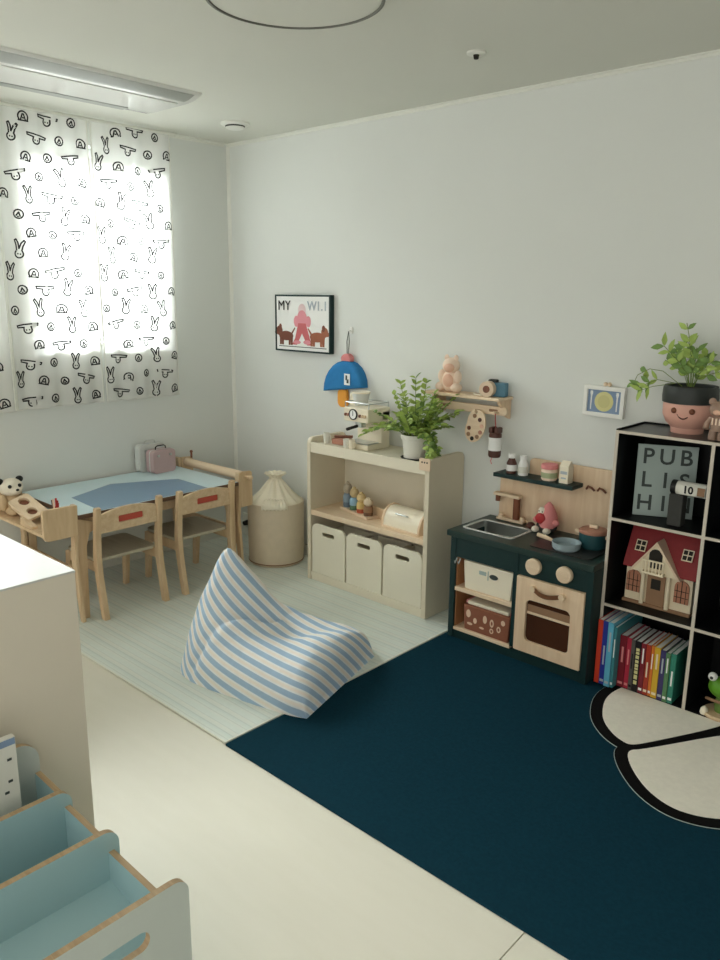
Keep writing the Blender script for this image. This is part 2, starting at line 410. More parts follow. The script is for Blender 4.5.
def curtain(name, y0, y1, z0, z1, x0, seed, label):
    rnd = random.Random(seed); n = 60; m = 40
    ph = rnd.random()*6
    def X(y, z):
        k = (z1-z)/(z1-z0)
        return x0+0.010*math.sin((y-y0)*34+ph)*(0.5+0.5*k)+0.006*math.sin((y-y0)*71+ph*2+k)*(0.7)+0.01*(1-k)*0.3
    root = thing(name, (x0, (y0+y1)/2, z0), label, 'curtain', 'printed curtains at the window')
    b = MB(); vs = []; fs = []
    for j in range(m+1):
        z = z1+(z0-z1)*j/m
        for i in range(n+1):
            y = y0+(y1-y0)*i/n; vs.append((X(y, z), y+0.004*math.sin(z*5+i*0.0), z))
    for j in range(m):
        for i in range(n):
            a = j*(n+1)+i; fs.append((a, a+1, a+n+2, a+n+1))
    b.mesh(vs, fs)
    # prints lie on the room side of the cloth
    pv = []; pf = []
    hw = 0.0033
    row = 0; z = z1-0.035
    while z > z0+0.03:
        y = y0+0.03+(row % 2)*0.056+rnd.uniform(-.006, .006)
        k = row*5
        while y < y1-0.02:
            kind = [0, 2, 1, 3, 0, 2, 3, 1][(k+row) % 8] if not (row % 3 == 1) else [2, 1, 3, 0, 2, 0, 1, 3][k % 8]
            zz = z+rnd.uniform(-.008, .008); rot = rnd.uniform(-.25, .25); sc = rnd.uniform(1.25, 1.4); k += 1
            outl = []
            for line in glyph(kind):
                pts = [(y+sc*(u*math.cos(rot)-v*math.sin(rot)), zz+sc*(u*math.sin(rot)+v*math.cos(rot))) for u, v in line]
                outl.append(pts)
            if any(p[0] < y0+.003 or p[0] > y1-.003 or p[1] > z1-.004 or p[1] < z0+.004 for pts in outl for p in pts): outl = []
            for pts in outl:
                for (ya, za), (yb, zb) in zip(pts, pts[1:]):
                    dy, dz = yb-ya, zb-za; l = math.hypot(dy, dz) or 1e-6; ny, nz = -dz/l*hw, dy/l*hw
                    ey, ez = dy/l*hw*.7, dz/l*hw*.7
                    q = len(pv)
                    for (yy, z_) in ((ya-ey+ny, za-ez+nz), (ya-ey-ny, za-ez-nz), (yb+ey-ny, zb+ez-nz), (yb+ey+ny, zb+ez+nz)):
                        pv.append((X(yy, z_)+0.002, yy, z_))
                    pf.append((q, q+1, q+2, q+3))
            y += rnd.uniform(.108, .118)
        z -= 0.086; row += 1
    b.mesh(pv, pf, mi=1)
    b.build('cloth', ['curtain', 'ink'], root)
    h = MB()
    for y in (y0+.004, y1-.004):
        h.tube([(X(y, z1+(z0-z1)*j/20)+.001, y, z1+(z0-z1)*j/20) for j in range(21)], .0035, 6)
    h.build('side_hem', 'trim', root)
    h = MB().tube([(X(y0+(y1-y0)*i/40, z0)+.001, y0+(y1-y0)*i/40, z0+.004) for i in range(41)], .004, 6); h.build('bottom_hem', 'curtain', root)
    return root
curtain('curtain', -0.897, -0.435, 0.915, 2.284, 0.075, 3, 'white animal-print curtain panel beside the bare grey wall, nearer the room corner')
curtain('curtain', -1.365, -0.903, 0.915, 2.284, 0.07, 11, 'wide white animal-print curtain panel before the brightest pane, second from the room corner')
curtain('curtain', -1.86, -1.372, 0.915, 2.284, 0.085, 23, 'animal-print curtain panel of which only a sliver shows at the picture edge')
rod = thing('curtain_rod', (0.08, -1.1, 2.27), 'thin white rod carrying the animal-print curtains under the ceiling', 'curtain rod')
MB().cyl((0.08, -2.85, 2.284), (0.08, -0.41, 2.284), 0.007, seg=12).build('pole', 'trim', rod)
for y in (-.408, -2.852): MB().ball((0.08, y, 2.284), 0.011).build('end_cap', 'trim', rod)
for y in (-0.42, -1.1): MB().box(0, 0.085, y-.006, y+.006, 2.279, 2.289, 0.002).build('bracket', 'trim', rod)

# ceiling fittings
ac = thing('ceiling_air_conditioner', (0.63, -1.5, H), 'long white air conditioner set into the ceiling along the curtained wall', 'air conditioner')
prof = [(0.40, H), (0.405, H-.012), (0.43, H-.024), (0.50, H-.029), (0.745, H-.029), (0.80, H-.024), (0.85, H-.010), (0.858, H)]
MB().prism(prof, 'y', -2.3, -0.80, 0.003).build('panel', 'acwhite', ac)
MB().box(0.44, 0.49, -2.2, -0.93, H-.031, H-.026, .002).build('air_flap', 'acgrey', ac)
MB().box(0.52, 0.735, -2.2, -0.84, H-.0325, H-.028, .002).build('inlet_panel', 'acwhite', ac)
MB().prism([(0.765, H-.0285), (0.80, H-.0255), (0.845, H-.0125), (0.835, H-.008), (0.76, H-.022)], 'y', -2.2, -0.83, .001).build('side_vent', 'acgrey', ac)
cl = thing('ceiling_lamp', (2.075, -1.39, H), 'round white unlit ceiling lamp cut off by the top of the picture', 'ceiling lamp')
MB().lathe([(0, 0), (.235, 0), (.240, -.008), (.243, -.05), (.243, -.057), (.236, -.0585), (.234, -.05)], (2.075, -1.39, H), 64).build('ring', 'lampedge', cl)
MB().lathe([(.235, -.046), (.234, -.0535), (.226, -.056), (.1, -.0575), (0, -.058)], (2.075, -1.39, H), 64).build('diffuser', 'lampwhite', cl)
sd = thing('smoke_detector', (0.492, -.335, H), 'small round white smoke detector on the ceiling near the room corner', 'smoke detector')
MB().lathe([(0, 0), (.072, 0), (.072, -.008), (.06, -.014), (0, -.014)], (0.492, -.335, H), 32).build('base', 'trim', sd)
MB().lathe([(.048, -.013), (.046, -.024), (.036, -.029), (0, -.029)], (0.492, -.335, H), 32).build('dome', 'trim', sd)
MB().lathe([(.0485, -.0135), (.0495, -.016), (.0475, -.0205)], (0.492, -.335, H), 32).build('dark_slot', 'black', sd)
sp = thing('ceiling_sprinkler', (2.06, -.52, H), 'tiny white sprinkler disc with a dark tip in the middle of the ceiling', 'sprinkler')
MB().lathe([(0, 0), (.034, 0), (.034, -.006), (.026, -.009), (0, -.009)], (2.06, -.52, H), 24).build('disc', 'trim', sp)
MB().cyl((2.06, -.52, H-.022), (2.06, -.52, H-.008), .008, .011, 12).build('tip', 'dark', sp)

# ------------------------------------------------------------------ rugs
mat_ = thing('play_mat', (0.95, -0.8, FZ), 'pale green woven mat with fine stripes under the children\'s table', 'mat')
MB().box(0.02, 1.868, -1.545, -0.015, FZ, 0, .003).build('woven_surface', 'mat', mat_)
b = MB().tube([(0.022, -1.546, -.003), (1.868, -1.546, -.003)], .004, 6).tube([(1.869, -1.549, -.003), (1.869, -0.02, -.003)], .004, 6); b.build('bound_edge', 'matedge', mat_)
rug = thing('navy_rug', (3.2, -0.8, FZ), 'dark navy rug lying in front of the green toy kitchen', 'rug')
MB().box(1.876, 5.0, -1.553, -0.015, FZ, -.0005, .003).build('pile', 'navy', rug)
cr = thing('shaped_rug', (3.0, -0.6, 0), 'ivory rounded rug with thick black outline lying on the navy rug before the cube shelf', 'rug')
A = [(2.70, -.2), (2.672, -.30), (2.673, -.38), (2.695, -.453), (2.735, -.535), (2.802, -.598), (2.86, -.622), (2.882, -.615), (2.912, -.57), (3.055, -.30), (3.08, -.2)]
Bp = [(2.918, -.622), (2.886, -.655), (2.901, -.70), (2.951, -.764), (3.023, -.827), (3.104, -.859), (3.173, -.847), (3.232, -.813), (3.31, -.74), (3.36, -.63), (3.36, -.5), (3.31, -.38), (3.22, -.31), (3.15, -.285), (3.098, -.315)]
def offset(poly, d):
    n = len(poly); out = []
    area = sum(poly[i][0]*poly[(i+1) % n][1]-poly[(i+1) % n][0]*poly[i][1] for i in range(n))
    s = 1 if area > 0 else -1
    for i in range(n):
        p, q, r_ = Vector(poly[i-1]), Vector(poly[i]), Vector(poly[(i+1) % n])
        n1 = Vector(((q-p).y, -(q-p).x)).normalized(); n2 = Vector(((r_-q).y, -(r_-q).x)).normalized()
        v = (n1+n2).normalized(); k = min(1.5, 1/max(.5, v.dot(n1)))
        out.append(tuple(q+v*d*k*s))
    return out
def smooth(poly, it=2):
    for _ in range(it):
        n = len(poly); q = []
        for i in range(n):
            a, c = Vector(poly[i]), Vector(poly[(i+1) % n]); q += [tuple(a*.75+c*.25), tuple(a*.25+c*.75)]
        poly = q
    return poly
As, Bs = smooth(A), smooth(Bp)
def clipy(poly, ym):                       # the rug stops at the foot of the cube shelf
    out = []
    for i in range(len(poly)):
        p, q = poly[i-1], poly[i]
        if (p[1] <= ym) != (q[1] <= ym):
            u = (ym-p[1])/(q[1]-p[1]); out.append((p[0]+(q[0]-p[0])*u, ym))
        if q[1] <= ym: out.append(q)
    return out
b = MB().prism(clipy(offset(As, .042), -.264), 'z', 0.0, .004).prism(clipy(offset(Bs, .042), -.264), 'z', 0.0, .0044)
b.build('black_border', 'rugblack', cr)
b = MB()
for P_ in (As, Bs):
    b.tube([(x, y, .002) for x, y in clipy(offset(P_, .0428), -.266)], .0013, 5, closed=True)
b.build('pale_backing_edge', 'greyprint', cr)
MB().prism(clipy(As, -.264), 'z', .003, .007, .001).build('ivory_field', 'rugwhite', cr)
MB().prism(clipy(Bs, -.264), 'z', .003, .007, .001).build('ivory_field', 'rugwhite', cr)

# ------------------------------------------------------------------ children's table
T = .505
tb = thing('childrens_table', (0.3, -.92, 0), 'low birch children\'s table with pale blue top and slate blue panel by the window wall', 'table')
MB().box(0.02, 0.612, -1.372, -.465, T-.02, T, .003, mi=0).build('tabletop_edge', 'topedge', tb)
MB().box(0.024, 0.608, -1.368, -.469, T-.004, T+.0012, .001).build('tabletop', 'ltblue', tb)
MB().prism([(.302, -1.241), (.182, -.965), (.33, -.65), (.604, -.66), (.604, -1.262)], 'z', T+.001, T+.0022).build('blue_panel', 'blue', tb)
for x in (.55, .06): MB().box(x, x+.02, -1.36, -.48, T-.075, T-.02, .002).build('apron', 'ply', tb)
def table_leg(x0, x1, yc, s):
    # tapered board with a curved gusset reaching along the apron
    prof = [(yc, 0), (yc+s*.034, 0), (yc+s*.042, T-.16), (yc+s*.06, T-.10), (yc+s*.11, T-.078), (yc+s*.11, T-.06), (yc, T-.02)]
    return MB().prism(prof, 'x', x0, x1, .003)
for (x0, x1) in ((.555, .585), (.05, .08)):
    for yc, s in ((-1.368, 1), (-.472, -1)): table_leg(x0, x1, yc, s).build('leg', 'ply', tb)
for (ya, yb) in ((-1.392, -1.373), (-.464, -.445)):
    for sgn, xo in ((1, .6), (-1, .04)):
        pf = [(xo+sgn*.000, 0), (xo+sgn*.022, 0), (xo+sgn*.006, .20), (xo-sgn*.004, .30), (xo+sgn*.008, .43), (xo+sgn*.016, .555), (xo-sgn*.02, .555), (xo-sgn*.03, .43), (xo-sgn*.044, .30), (xo-sgn*.036, .2)]
        MB().prism(pf, 'y', ya, yb, .004).build('end_post', 'ply', tb)
for y in (-1.39, -.461): MB().box(.06, .57, y, y+.014, .20, .25, .002).build('end_rail', 'ply', tb)
# tray at one end
b = MB()
pan = [(-1.375, .555), (-1.53, .558), (-1.534, .55), (-1.534, .435), (-1.528, .42), (-1.515, .414), (-1.375, .414)]
b.prism(pan, 'x', .596, .614, .003); b.prism(pan, 'x', .05, .068, .003)
b.box(.062, .60, -1.528, -1.392, .428, .442, .002)
b.build('side_tray', 'ply', tb)
# paper roll holder at the other end
b = MB()
pan = [(-.445, .555), (-.372, .55), (-.366, .54), (-.366, .37), (-.376, .36), (-.445, .36)]
for x in (.585, .05): MB().prism(pan, 'x', x, x+.018, .003).build('roll_bracket', 'ply', tb)
MB().cyl((.068, -.412, .525), (.585, -.412, .525), .024, seg=20).build('paper_roll', 'paleply', tb)
MB().cyl((.03, -.412, .525), (.64, -.412, .525), .009, seg=14).ball((.642, -.412, .525), .014).build('roll_dowel', 'ply', tb)
MB().cyl((.09, -.392, .55), (.09, -.392, .582), .006, seg=10).ball((.09, -.392, .586), .009).build('peg', 'brown', tb)

# chairs
def make_chair(loc, label):
    t = thing('childrens_chair', loc, label, 'chair', 'birch chairs at the low table')
    def rear(y0, y1):
        pf = [(.145, .53), (.152, .534), (.172, .53), (.160, .42), (.150, .30), (.156, .20), (.176, .08), (.190, 0), (.158, 0), (.142, .08), (.122, .20), (.116, .30), (.130, .42)]
        return MB().prism(pf, 'y', y0, y1, .004)
    for y0 in (-.175, .147): rear(y0, y0+.028).build('leg', 'ply', t, local=True)
    for y0 in (-.165, .139):
        pf = [(-.19, 0), (-.162, 0), (-.128, .258), (-.172, .258)]
        MB().prism(pf, 'y', y0, y0+.026, .004).build('leg', 'ply', t, local=True)
    # backrest: arched top, recessed red grip
    n = 14
    top = [(-.147+.294*k/n, .492+.022*math.sin(PI*k/n)) for k in range(n+1)]
    bot = [(.147, .405), (-.147, .405)]
    MB().prism(top+bot, 'x', .137, .155, .003, holes=[rr(0.01, .457, .128, .031, .006)]).build('backrest', 'plyx', t, local=True)
    MB().prism(rr(0.01, .457, .126, .029, .005), 'x', .140, .150, .001).build('red_grip', 'redinlay', t, local=True)
    sp_ = rr(-.025, 0, .29, .318, .03)
    MB().prism(sp_, 'z', .262, .278, .003).build('seat', 'seat', t, local=True)
    b = MB().box(-.16, .125, -.163, -.147, .215, .262, .002).box(-.16, .125, .147, .163, .215, .262, .002)
    b.prism([(-.14, .262), (.14, .262), (.14, .235), (.11, .222), (-.11, .222), (-.14, .235)], 'x', -.165, -.148, .002)
    b.build('seat_rail', 'ply', t, local=True)
    return t
ch = make_chair((.485, -1.135, 0), 'birch children\'s chair tucked at the table end beside the toy tray')
dup(ch, (.485, -.697, 0), 'birch children\'s chair tucked at the paper roll end of the table')

# suitcases on the table
def suitcase(loc, w, h, d, mat, label, rz):
    t = thing('toy_suitcase', loc, label, 'toy suitcase', 'toy suitcases on the table', rz)
    MB().prism(rr(0, h/2, w, h, .022), 'x', -d/2, d/2, .004).build('shell', mat, t, local=True)
    MB().prism(rr(0, h/2, w+.003, h+.003, .023), 'x', -.003, .003).build('seam_band', 'caseclear', t, local=True)
    MB().tube([(0, -.034, h-.002), (0, -.032, h+.014), (0, -.022, h+.02), (0, .022, h+.02), (0, .032, h+.014), (0, .034, h-.002)], .0035, 8).build('handle', 'black' if mat != 'caseclear' else 'caseclear', t, local=True)
    for y in (-.04, .04): MB().box(d/2-.001, d/2+.004, y-.008, y+.008, h*.72, h*.82, .001).build('latch', 'metal', t, local=True)
    return t
suitcase((.115, -.612, T+.0012), .148, .128, .07, 'dustypink', 'dusty pink toy suitcase with a thin black handle on the blue table', 0.05)
suitcase((.045, -.635, T+.0012), .165, .152, .05, 'caseclear', 'pale grey toy suitcase half hidden behind the dusty pink one', 0.0)

# stuffed toy + wooden pieces in the tray
tz = .442
t = thing('stuffed_dog', (.13, -1.455, tz), 'tan stuffed dog with black ears sitting in the tray at the table end', 'stuffed toy')
b = MB().ball((.13, -1.455, tz+.05), (.055, .052, .055)).ball((.175, -1.48, tz+.02), (.05, .022, .021)).ball((.18, -1.425, tz+.02), (.05, .022, .021)).ball((.15, -1.505, tz+.06), (.025, .022, .04)).ball((.165, -1.41, tz+.06), (.03, .02, .032))
b.build('body', 'tan', t)
hd = MB().ball((.135, -1.455, tz+.125), (.05, .055, .044)).ball((.172, -1.452, tz+.115), (.028, .03, .022)); hd = hd.build('head', 'offwhite', t)
for y in (-1.505, -1.41): MB().ball((.13, y, tz+.158), (.014, .018, .016)).build('ear', 'black', hd)
for y in (-1.478, -1.432): MB().ball((.178, y, tz+.138), (.008, .009, .009)).build('eye', 'black', hd)
MB().ball((.199, -1.452, tz+.122), (.006, .008, .006)).build('nose', 'black', hd)
R1 = TR((.31, -1.458, tz+.062), math.radians(16), math.radians(16), math.radians(4))
t = thing('wooden_holder', (.315, -1.462, tz), 'flat birch holder board with two oval holes leaning in the tray', 'toy')
MB().prism(rr(0, 0, .19, .10, .012), 'z', -.006, .006, .002, holes=[circ(-.045, .005, .032, 20, .022), circ(.045, -.005, .03, 20, .021)], mat=R1).build('board', 'paleply', t)
MB().box(-.085, .085, -.045, -.033, -.028, -.006, .002, mat=R1).box(-.085, .085, .033, .045, -.028, -.006, .002, mat=R1).build('runner', 'paleply', t)
MB().prism(circ(-.045, .005, .030, 20, .02), 'z', -.011, -.008, mat=R1).prism(circ(.045, -.005, .028, 20, .019), 'z', -.011, -.008, mat=R1).build('recess', 'brown', t)
t = thing('wooden_ramp', (.44, -1.50, tz), 'small birch wedge block lying at the open edge of the tray', 'toy')
MB().prism([(.36, tz), (.47, tz), (.47, tz+.012), (.36, tz+.035)], 'y', -1.522, -1.492, .002).build('wedge', 'plyx', t)
t = thing('crayon_cup', (.49, -1.412, tz), 'small clear cup of red and dark crayons at the corner of the tray', 'cup')
MB().lathe([(0, 0), (.022, 0), (.026, .075), (.024, .075), (.02, .004), (0, .004)], (.49, -1.412, tz), 20).build('cup', 'caseclear', t)
for k, (m_, dx, dy) in enumerate((('red', .01, .004), ('red', -.006, .01), ('syrup', -.008, -.008), ('bearcream', .004, -.01), ('red', .013, -.004))):
    MB().cyl((.49+dx*.5, -1.412+dy*.5, tz+.006), (.49+dx*1.3, -1.412+dy*1.3, tz+.108+.006*k), .0045, seg=8).build('crayon', m_, t)

# ------------------------------------------------------------------ laundry basket
bk = thing('storage_basket', (.585, -.187, 0), 'round beige canvas basket with a drawstring cotton top beside the table', 'basket')
b = MB().lathe([(0, .001), (.147, .001), (.154, .008), (.156, .1), (.158, .345), (.155, .352), (.150, .345), (.148, .02), (0, .018)], (.585, -.187, 0), 48); b.build('canvas_drum', 'canvas', bk)
MB().lathe([(.1555, .012), (.1575, .015), (.1565, .02)], (.585, -.187, 0), 48).build('bottom_piping', 'housewood', bk)
def wobb(u, z): return 1+(.05+.10*max(0, min(1, (z-.36)/.1)))*math.sin(u*2*PI*11+math.sin(u*12)*.8)
b = MB().lathe([(.147, .33), (.148, .350), (.132, .362), (.098, .392), (.066, .430), (.038, .466), (.027, .478), (.033, .488), (.052, .502), (.056, .508), (.046, .503), (.022, .485), (0, .478)], (.585, -.187, 0), 88, wob=wobb)
b.build('cotton_top', 'cotton', bk, ang=80)
MB().tube([(.585+.031*math.cos(a), -.187+.031*math.sin(a), .478) for a in [2*PI*k/16 for k in range(16)]], .004, 6, closed=True).build('drawstring', 'cotton', bk)
b = MB()
vs = []; fs = []
for k in range(25):
    a = math.radians(-70+k*52/24)
    for j in range(6):
        z = .385-.050*j/5-(.004*math.sin(k*1.9))
        r_ = .118+.046*min(1, j/2.2)+.0035*math.sin(k*2.1)
        vs.append((.585+r_*math.cos(a), -.187+r_*math.sin(a), z))
for k in range(24):
    for j in range(5): fs.append((k*6+j, k*6+6+j, k*6+7+j, k*6+1+j))
b.mesh(vs, fs, recalc=True); o = b.build('folded_flap', 'cotton', bk, ang=80)
sm = o.modifiers.new('cloth', 'SOLIDIFY'); sm.thickness = .003
ot = thing('wall_outlet', (.10, 0, .0), 'small black plug low on the wall between the table and the basket', 'outlet')
MB().box(.065, .135, -.010, 0, .07, .14, .003).build('plate', 'trim', ot)
MB().cyl((.115, -.010, .085), (.115, -.04, .085), .018, .014, 16).build('plug', 'black', ot)

# ------------------------------------------------------------------ beige shelf unit
SX0, SX1, SY0, SY1, SH = .930, 1.724, -.272, -.004, .765
su = thing('play_shelf', ((SX0+SX1)/2, -.14, 0), 'beige open toy shelf with three bins below, standing against the wall', 'shelf')
side = []
for (cy, cz, a0) in ((SY1-.03, SH-.03, 0), (SY0+.035, SH-.035, 90)):
    r_ = .03 if a0 == 0 else .035
    for k in range(9):
        a = math.radians(a0+90*k/8); side.append((cy+r_*math.cos(a), cz+r_*math.sin(a)))
side += [(SY0, 0.0), (SY1, 0.0)]
for x0 in (SX0, SX1-.026):
    MB().prism(side, 'x', x0, x0+.026, .004).build('side_panel', 'beigedk', su)
    fx = [(x0-.0005, 0), (x0+.0265, 0)]
MB().box(SX0+.026, SX1-.026, SY0+.018, SY1, .715, .733, .002).build('top_board', 'beige', su)
MB().box(SX0+.026, SX1-.026, SY0+.002, SY0+.018, .689, .742, .002).build('front_lip', 'beige', su)
MB().box(SX0+.026, SX1-.026, SY0+.004, SY1, .357, .384, .002).build('middle_shelf', 'paleply', su)
MB().box(SX0+.026, SX1-.026, SY0+.002, SY1, .02, .046, .002).box(SX0+.026, SX1-.026, SY0+.006, SY0+.02, 0.0, .024, .001).build('bottom_board', 'beige', su)
MB().box(SX0+.026, SX1-.026, SY1-.012, SY1, .046, .70, .001).build('back_panel', 'beige', su)
b = MB().prism(rr(1.698, .738, .062, .056, .007), 'y', SY0-.004, SY0+.002, .001)
for k in range(3): b.cyl((1.684+.014*k, SY0-.0045, .748), (1.684+.014*k, SY0-.0038, .748), .0042, seg=12, mi=1)
b.build('corner_block', ['pinkwood', 'dark'], su)
def storage_bin(x0, x1, label, first=None):
    if first is not None: return dup(first, (x0, SY0, .046), label)
    w_ = x1-x0
    t = thing('storage_bin', (x0, SY0, .046), label, 'bin', 'beige bins in the toy shelf')
    n = []
    h = .268
    prof = [(.0, 0), (w_, 0), (w_, h-.035)]
    for k in range(7):
        a = math.radians(90*k/6); prof.append((w_-.035+.035*math.cos(a), h-.035+.035*math.sin(a)))
    for k in range(7):
        a = math.radians(90+90*k/6); prof.append((.035+.035*math.cos(a), h-.035+.035*math.sin(a)))
    slot = rr(w_/2, h-.048, .085, .022, .010)
    MB().prism(prof, 'y', .004, .018, .003, holes=[slot]).build('front_board', 'beigebin', t, local=True)
    b = MB().box(.002, .012, .018, .245, 0.001, h-.064, .002).box(w_-.012, w_-.002, .018, .245, 0.001, h-.064, .002).box(.002, w_-.002, .235, .245, .001, h-.064, .002).box(.01, w_-.01, .018, .24, .001, .011, .001)
    b.build('box', 'beigebin', t, local=True)
    return t
w_ = .237
b1 = storage_bin(.962, .962+w_, 'beige bin with a slot handle at the basket end of the toy shelf')
storage_bin(1.209, 0, 'middle beige bin with a slot handle in the toy shelf', b1)
storage_bin(1.456, 0, 'beige bin with a slot handle at the toy kitchen end of the toy shelf', b1)

# things on the shelf's top
ZT = .733
em = thing('toy_coffee_machine', (1.235, -.13, ZT), 'cream toy coffee machine with a round gauge on top of the beige shelf', 'toy coffee machine')
b = MB().box(1.135, 1.30, -.215, -.05, ZT, ZT+.028, .006).box(1.135, 1.30, -.115, -.05, ZT+.02, ZT+.19, .008).box(1.135, 1.30, -.215, -.05, ZT+.135, ZT+.205, .008)
b.build('body', 'cream', em)
MB().box(1.142, 1.293, -.212, -.125, ZT+.028, ZT+.033, .001).build('drip_tray', 'metal', em)
g = MB().cyl((1.205, -.2155, ZT+.172), (1.205, -.221, ZT+.172), .026, seg=24).build('gauge', 'paper', em)
MB().prism(circ(1.205, ZT+.172, .027, 24), 'y', -.2225, -.2165, holes=[circ(1.205, ZT+.172, .022, 24)]).build('gauge_ring', 'black', g)
MB().box(1.2035, 1.2065, -.2225, -.2212, ZT+.165, ZT+.190, 0).build('needle', 'black', g)
for x, m_ in ((1.155, 'brown'), (1.171, 'lidtan'), (1.25, 'brown'), (1.266, 'ply'), (1.282, 'ply')): MB().cyl((x, -.2155, ZT+.168), (x, -.224, ZT+.168), .0075, seg=12).build('button', m_, em)
pf_ = MB().cyl((1.205, -.165, ZT+.105), (1.205, -.165, ZT+.137), .026, seg=20).build('brew_head', 'metal', em)
MB().cyl((1.205, -.18, ZT+.112), (1.205, -.262, ZT+.104), .008, seg=10).build('handle', 'black', pf_)
MB().tube([(1.14, -.205, ZT+.205), (1.14, -.205, ZT+.228), (1.295, -.205, ZT+.228), (1.295, -.205, ZT+.205)], .003, 6).tube([(1.295, -.205, ZT+.228), (1.295, -.06, ZT+.228), (1.295, -.06, ZT+.205)], .003, 6).tube([(1.295, -.06, ZT+.228), (1.14, -.06, ZT+.228), (1.14, -.205, ZT+.228)], .003, 6).build('cup_rail', 'metal', em)
t = thing('bean_hopper', (1.165, -.11, ZT+.205), 'small clear bean hopper with pale lid on top of the toy coffee machine', 'toy hopper')
MB().lathe([(0, 0), (.030, 0), (.044, .05), (.044, .06), (0, .06)], (1.165, -.12, ZT+.205), 28).build('funnel', 'caseclear', t)
MB().lathe([(0, .06), (.047, .06), (.047, .067), (.04, .07), (0, .07)], (1.165, -.12, ZT+.205), 28).build('lid', 'cream', t)
def cup(x, y, label, mat='ceramic', h=.042, r=.018):
    t = thing('toy_cup', (x, y, ZT), label, 'toy cup', 'toy cups by the coffee machine')
    MB().lathe([(0, 0), (r*.85, 0), (r, h), (r*.9, h), (r*.76, .004), (0, .004)], (0, 0, 0), 24).build('bowl', mat, t, local=True)
    MB().tube([(r*.93, 0, h*.8), (r*1.5, 0, h*.75), (r*1.6, 0, h*.45), (r*.9, 0, h*.25)], .0025, 6).build('handle', mat, t, local=True)
    return t
cup(1.003, -.20, 'small white toy cup at the basket end of the beige shelf top', h=.055)
cup(1.178, -.238, 'white toy cup standing before the coffee machine', h=.05, r=.016)
cup(1.215, -.238, 'white toy cup before the coffee machine, nearer the fern', 'cream', h=.05, r=.017)
t = thing('toy_tamper', (1.065, -.17, ZT), 'rosy wooden tool lying between the small cup and the coffee machine', 'toy')
MB().box(1.035, 1.115, -.20, -.12, ZT, ZT+.03, .008).build('block', 'lidtan', t); MB().cyl((1.04, -.18, ZT+.037), (1.12, -.13, ZT+.04), .007, seg=10).build('stick', 'brown', t)

def leaf(b, p, d, up, L, W, mi=0):
    d = Vector(d).normalized(); s = d.cross(Vector(up))
    if s.length < 1e-3: s = d.orthogonal()
    s.normalize(); n = s.cross(d)
    p = Vector(p)
    prof = [(0, 0), (.18, .6), (.45, 1), (.75, .62), (1, 0)]
    vs = [p]; 
    for t_, w0 in prof[1:4]:
        c = p+d*L*t_-n*L*.18*t_*t_
        vs += [c-s*W*w0*.5+n*W*.10, c-n*W*.05, c+s*W*w0*.5+n*W*.10]
    vs.append(p+d*L-n*L*.2)
    fs = [(0, 2, 1), (0, 3, 2), (1, 2, 5, 4), (2, 3, 6, 5), (4, 5, 8, 7), (5, 6, 9, 8), (7, 8, 10), (8, 9, 10)]
    b.mesh([tuple(v) for v in vs], fs, mi)
# fern in grey pot
px, py = 1.565, -.185
t = thing('potted_fern', (px, py, ZT), 'leafy green fern in a white ribbed pot on the beige shelf', 'potted plant')
pot = MB().lathe([(0, 0), (.045, 0), (.049, .006), (.057, .095), (.064, .098), (.066, .116), (.058, .116), (.054, .1), (0, .098)], (px, py, ZT), 40).build('pot', 'ceramic', t)
MB().lathe([(0, .1), (.055, .101)], (px, py, ZT), 24).build('soil', 'soil', t)
MB().lathe([(0, .0), (.058, .0), (.064, .008), (.06, .008), (0, .004)], (px, py, ZT+.0005), 32).build('saucer', 'chargrey', t)
rnd = random.Random(5); fol = MB(); stm = MB()
specs = []
for k in range(30):
    a = rnd.uniform(0, 2*PI); L = rnd.uniform(.10, .22); lean = rnd.uniform(.25, 1.0); specs.append((a, L, lean, 0))
specs += [(2.2, .27, .12, 0), (1.4, .25, .15, 0), (2.9, .25, .3, 0), (.5, .26, .6, 0), (.2, .24, .8, 0), (3.2, .24, 1.4, 0), (3.35, .26, 1.5, 0), (3.6, .22, 1.4, 0), (3.0, .25, 1.35, 0), (-.5, .2, 1.5, 1), (-.2, .22, 1.6, 1), (-.8, .18, 1.5, 1), (.1, .22, 1.5, 1)]
for a, L, lean, droop in specs:
    p = Vector((px+.03*math.cos(a), py+.03*math.sin(a), ZT+.1)); d = Vector((math.cos(a)*lean, math.sin(a)*lean*.75, 1)).normalized()
    pts = [p.copy()]; nseg = 9
    for q in range(nseg):
        d = (d+Vector((0, 0, -(.10 if not droop else .30)))*(lean*.9)).normalized()
        p = p+d*L/nseg; pts.append(p.copy())
    if any(v.y > -.02 for v in pts) or any(v.z < ZT+.03 and v.x < SX1+.02 for v in pts): continue
    stm.tube(pts, .0014, 5)
    for q in range(2, nseg+1):
        for sgn in (-1, 1):
            dd = (pts[q]-pts[q-1]).normalized(); side_ = dd.cross(Vector((0, 0, 1)))
            if side_.length < 1e-3: side_ = Vector((1, 0, 0))
            side_.normalize()
            ld = side_*sgn*rnd.uniform(.6, 1)+dd*rnd.uniform(.3, .9)+Vector((0, 0, rnd.uniform(-.2, .5)))
            leaf(fol, pts[q], ld, (rnd.uniform(-.4, .4), rnd.uniform(-.9, -.1), 1), rnd.uniform(.030, .044), rnd.uniform(.020, .029), 0 if rnd.random() < .75 else 1)
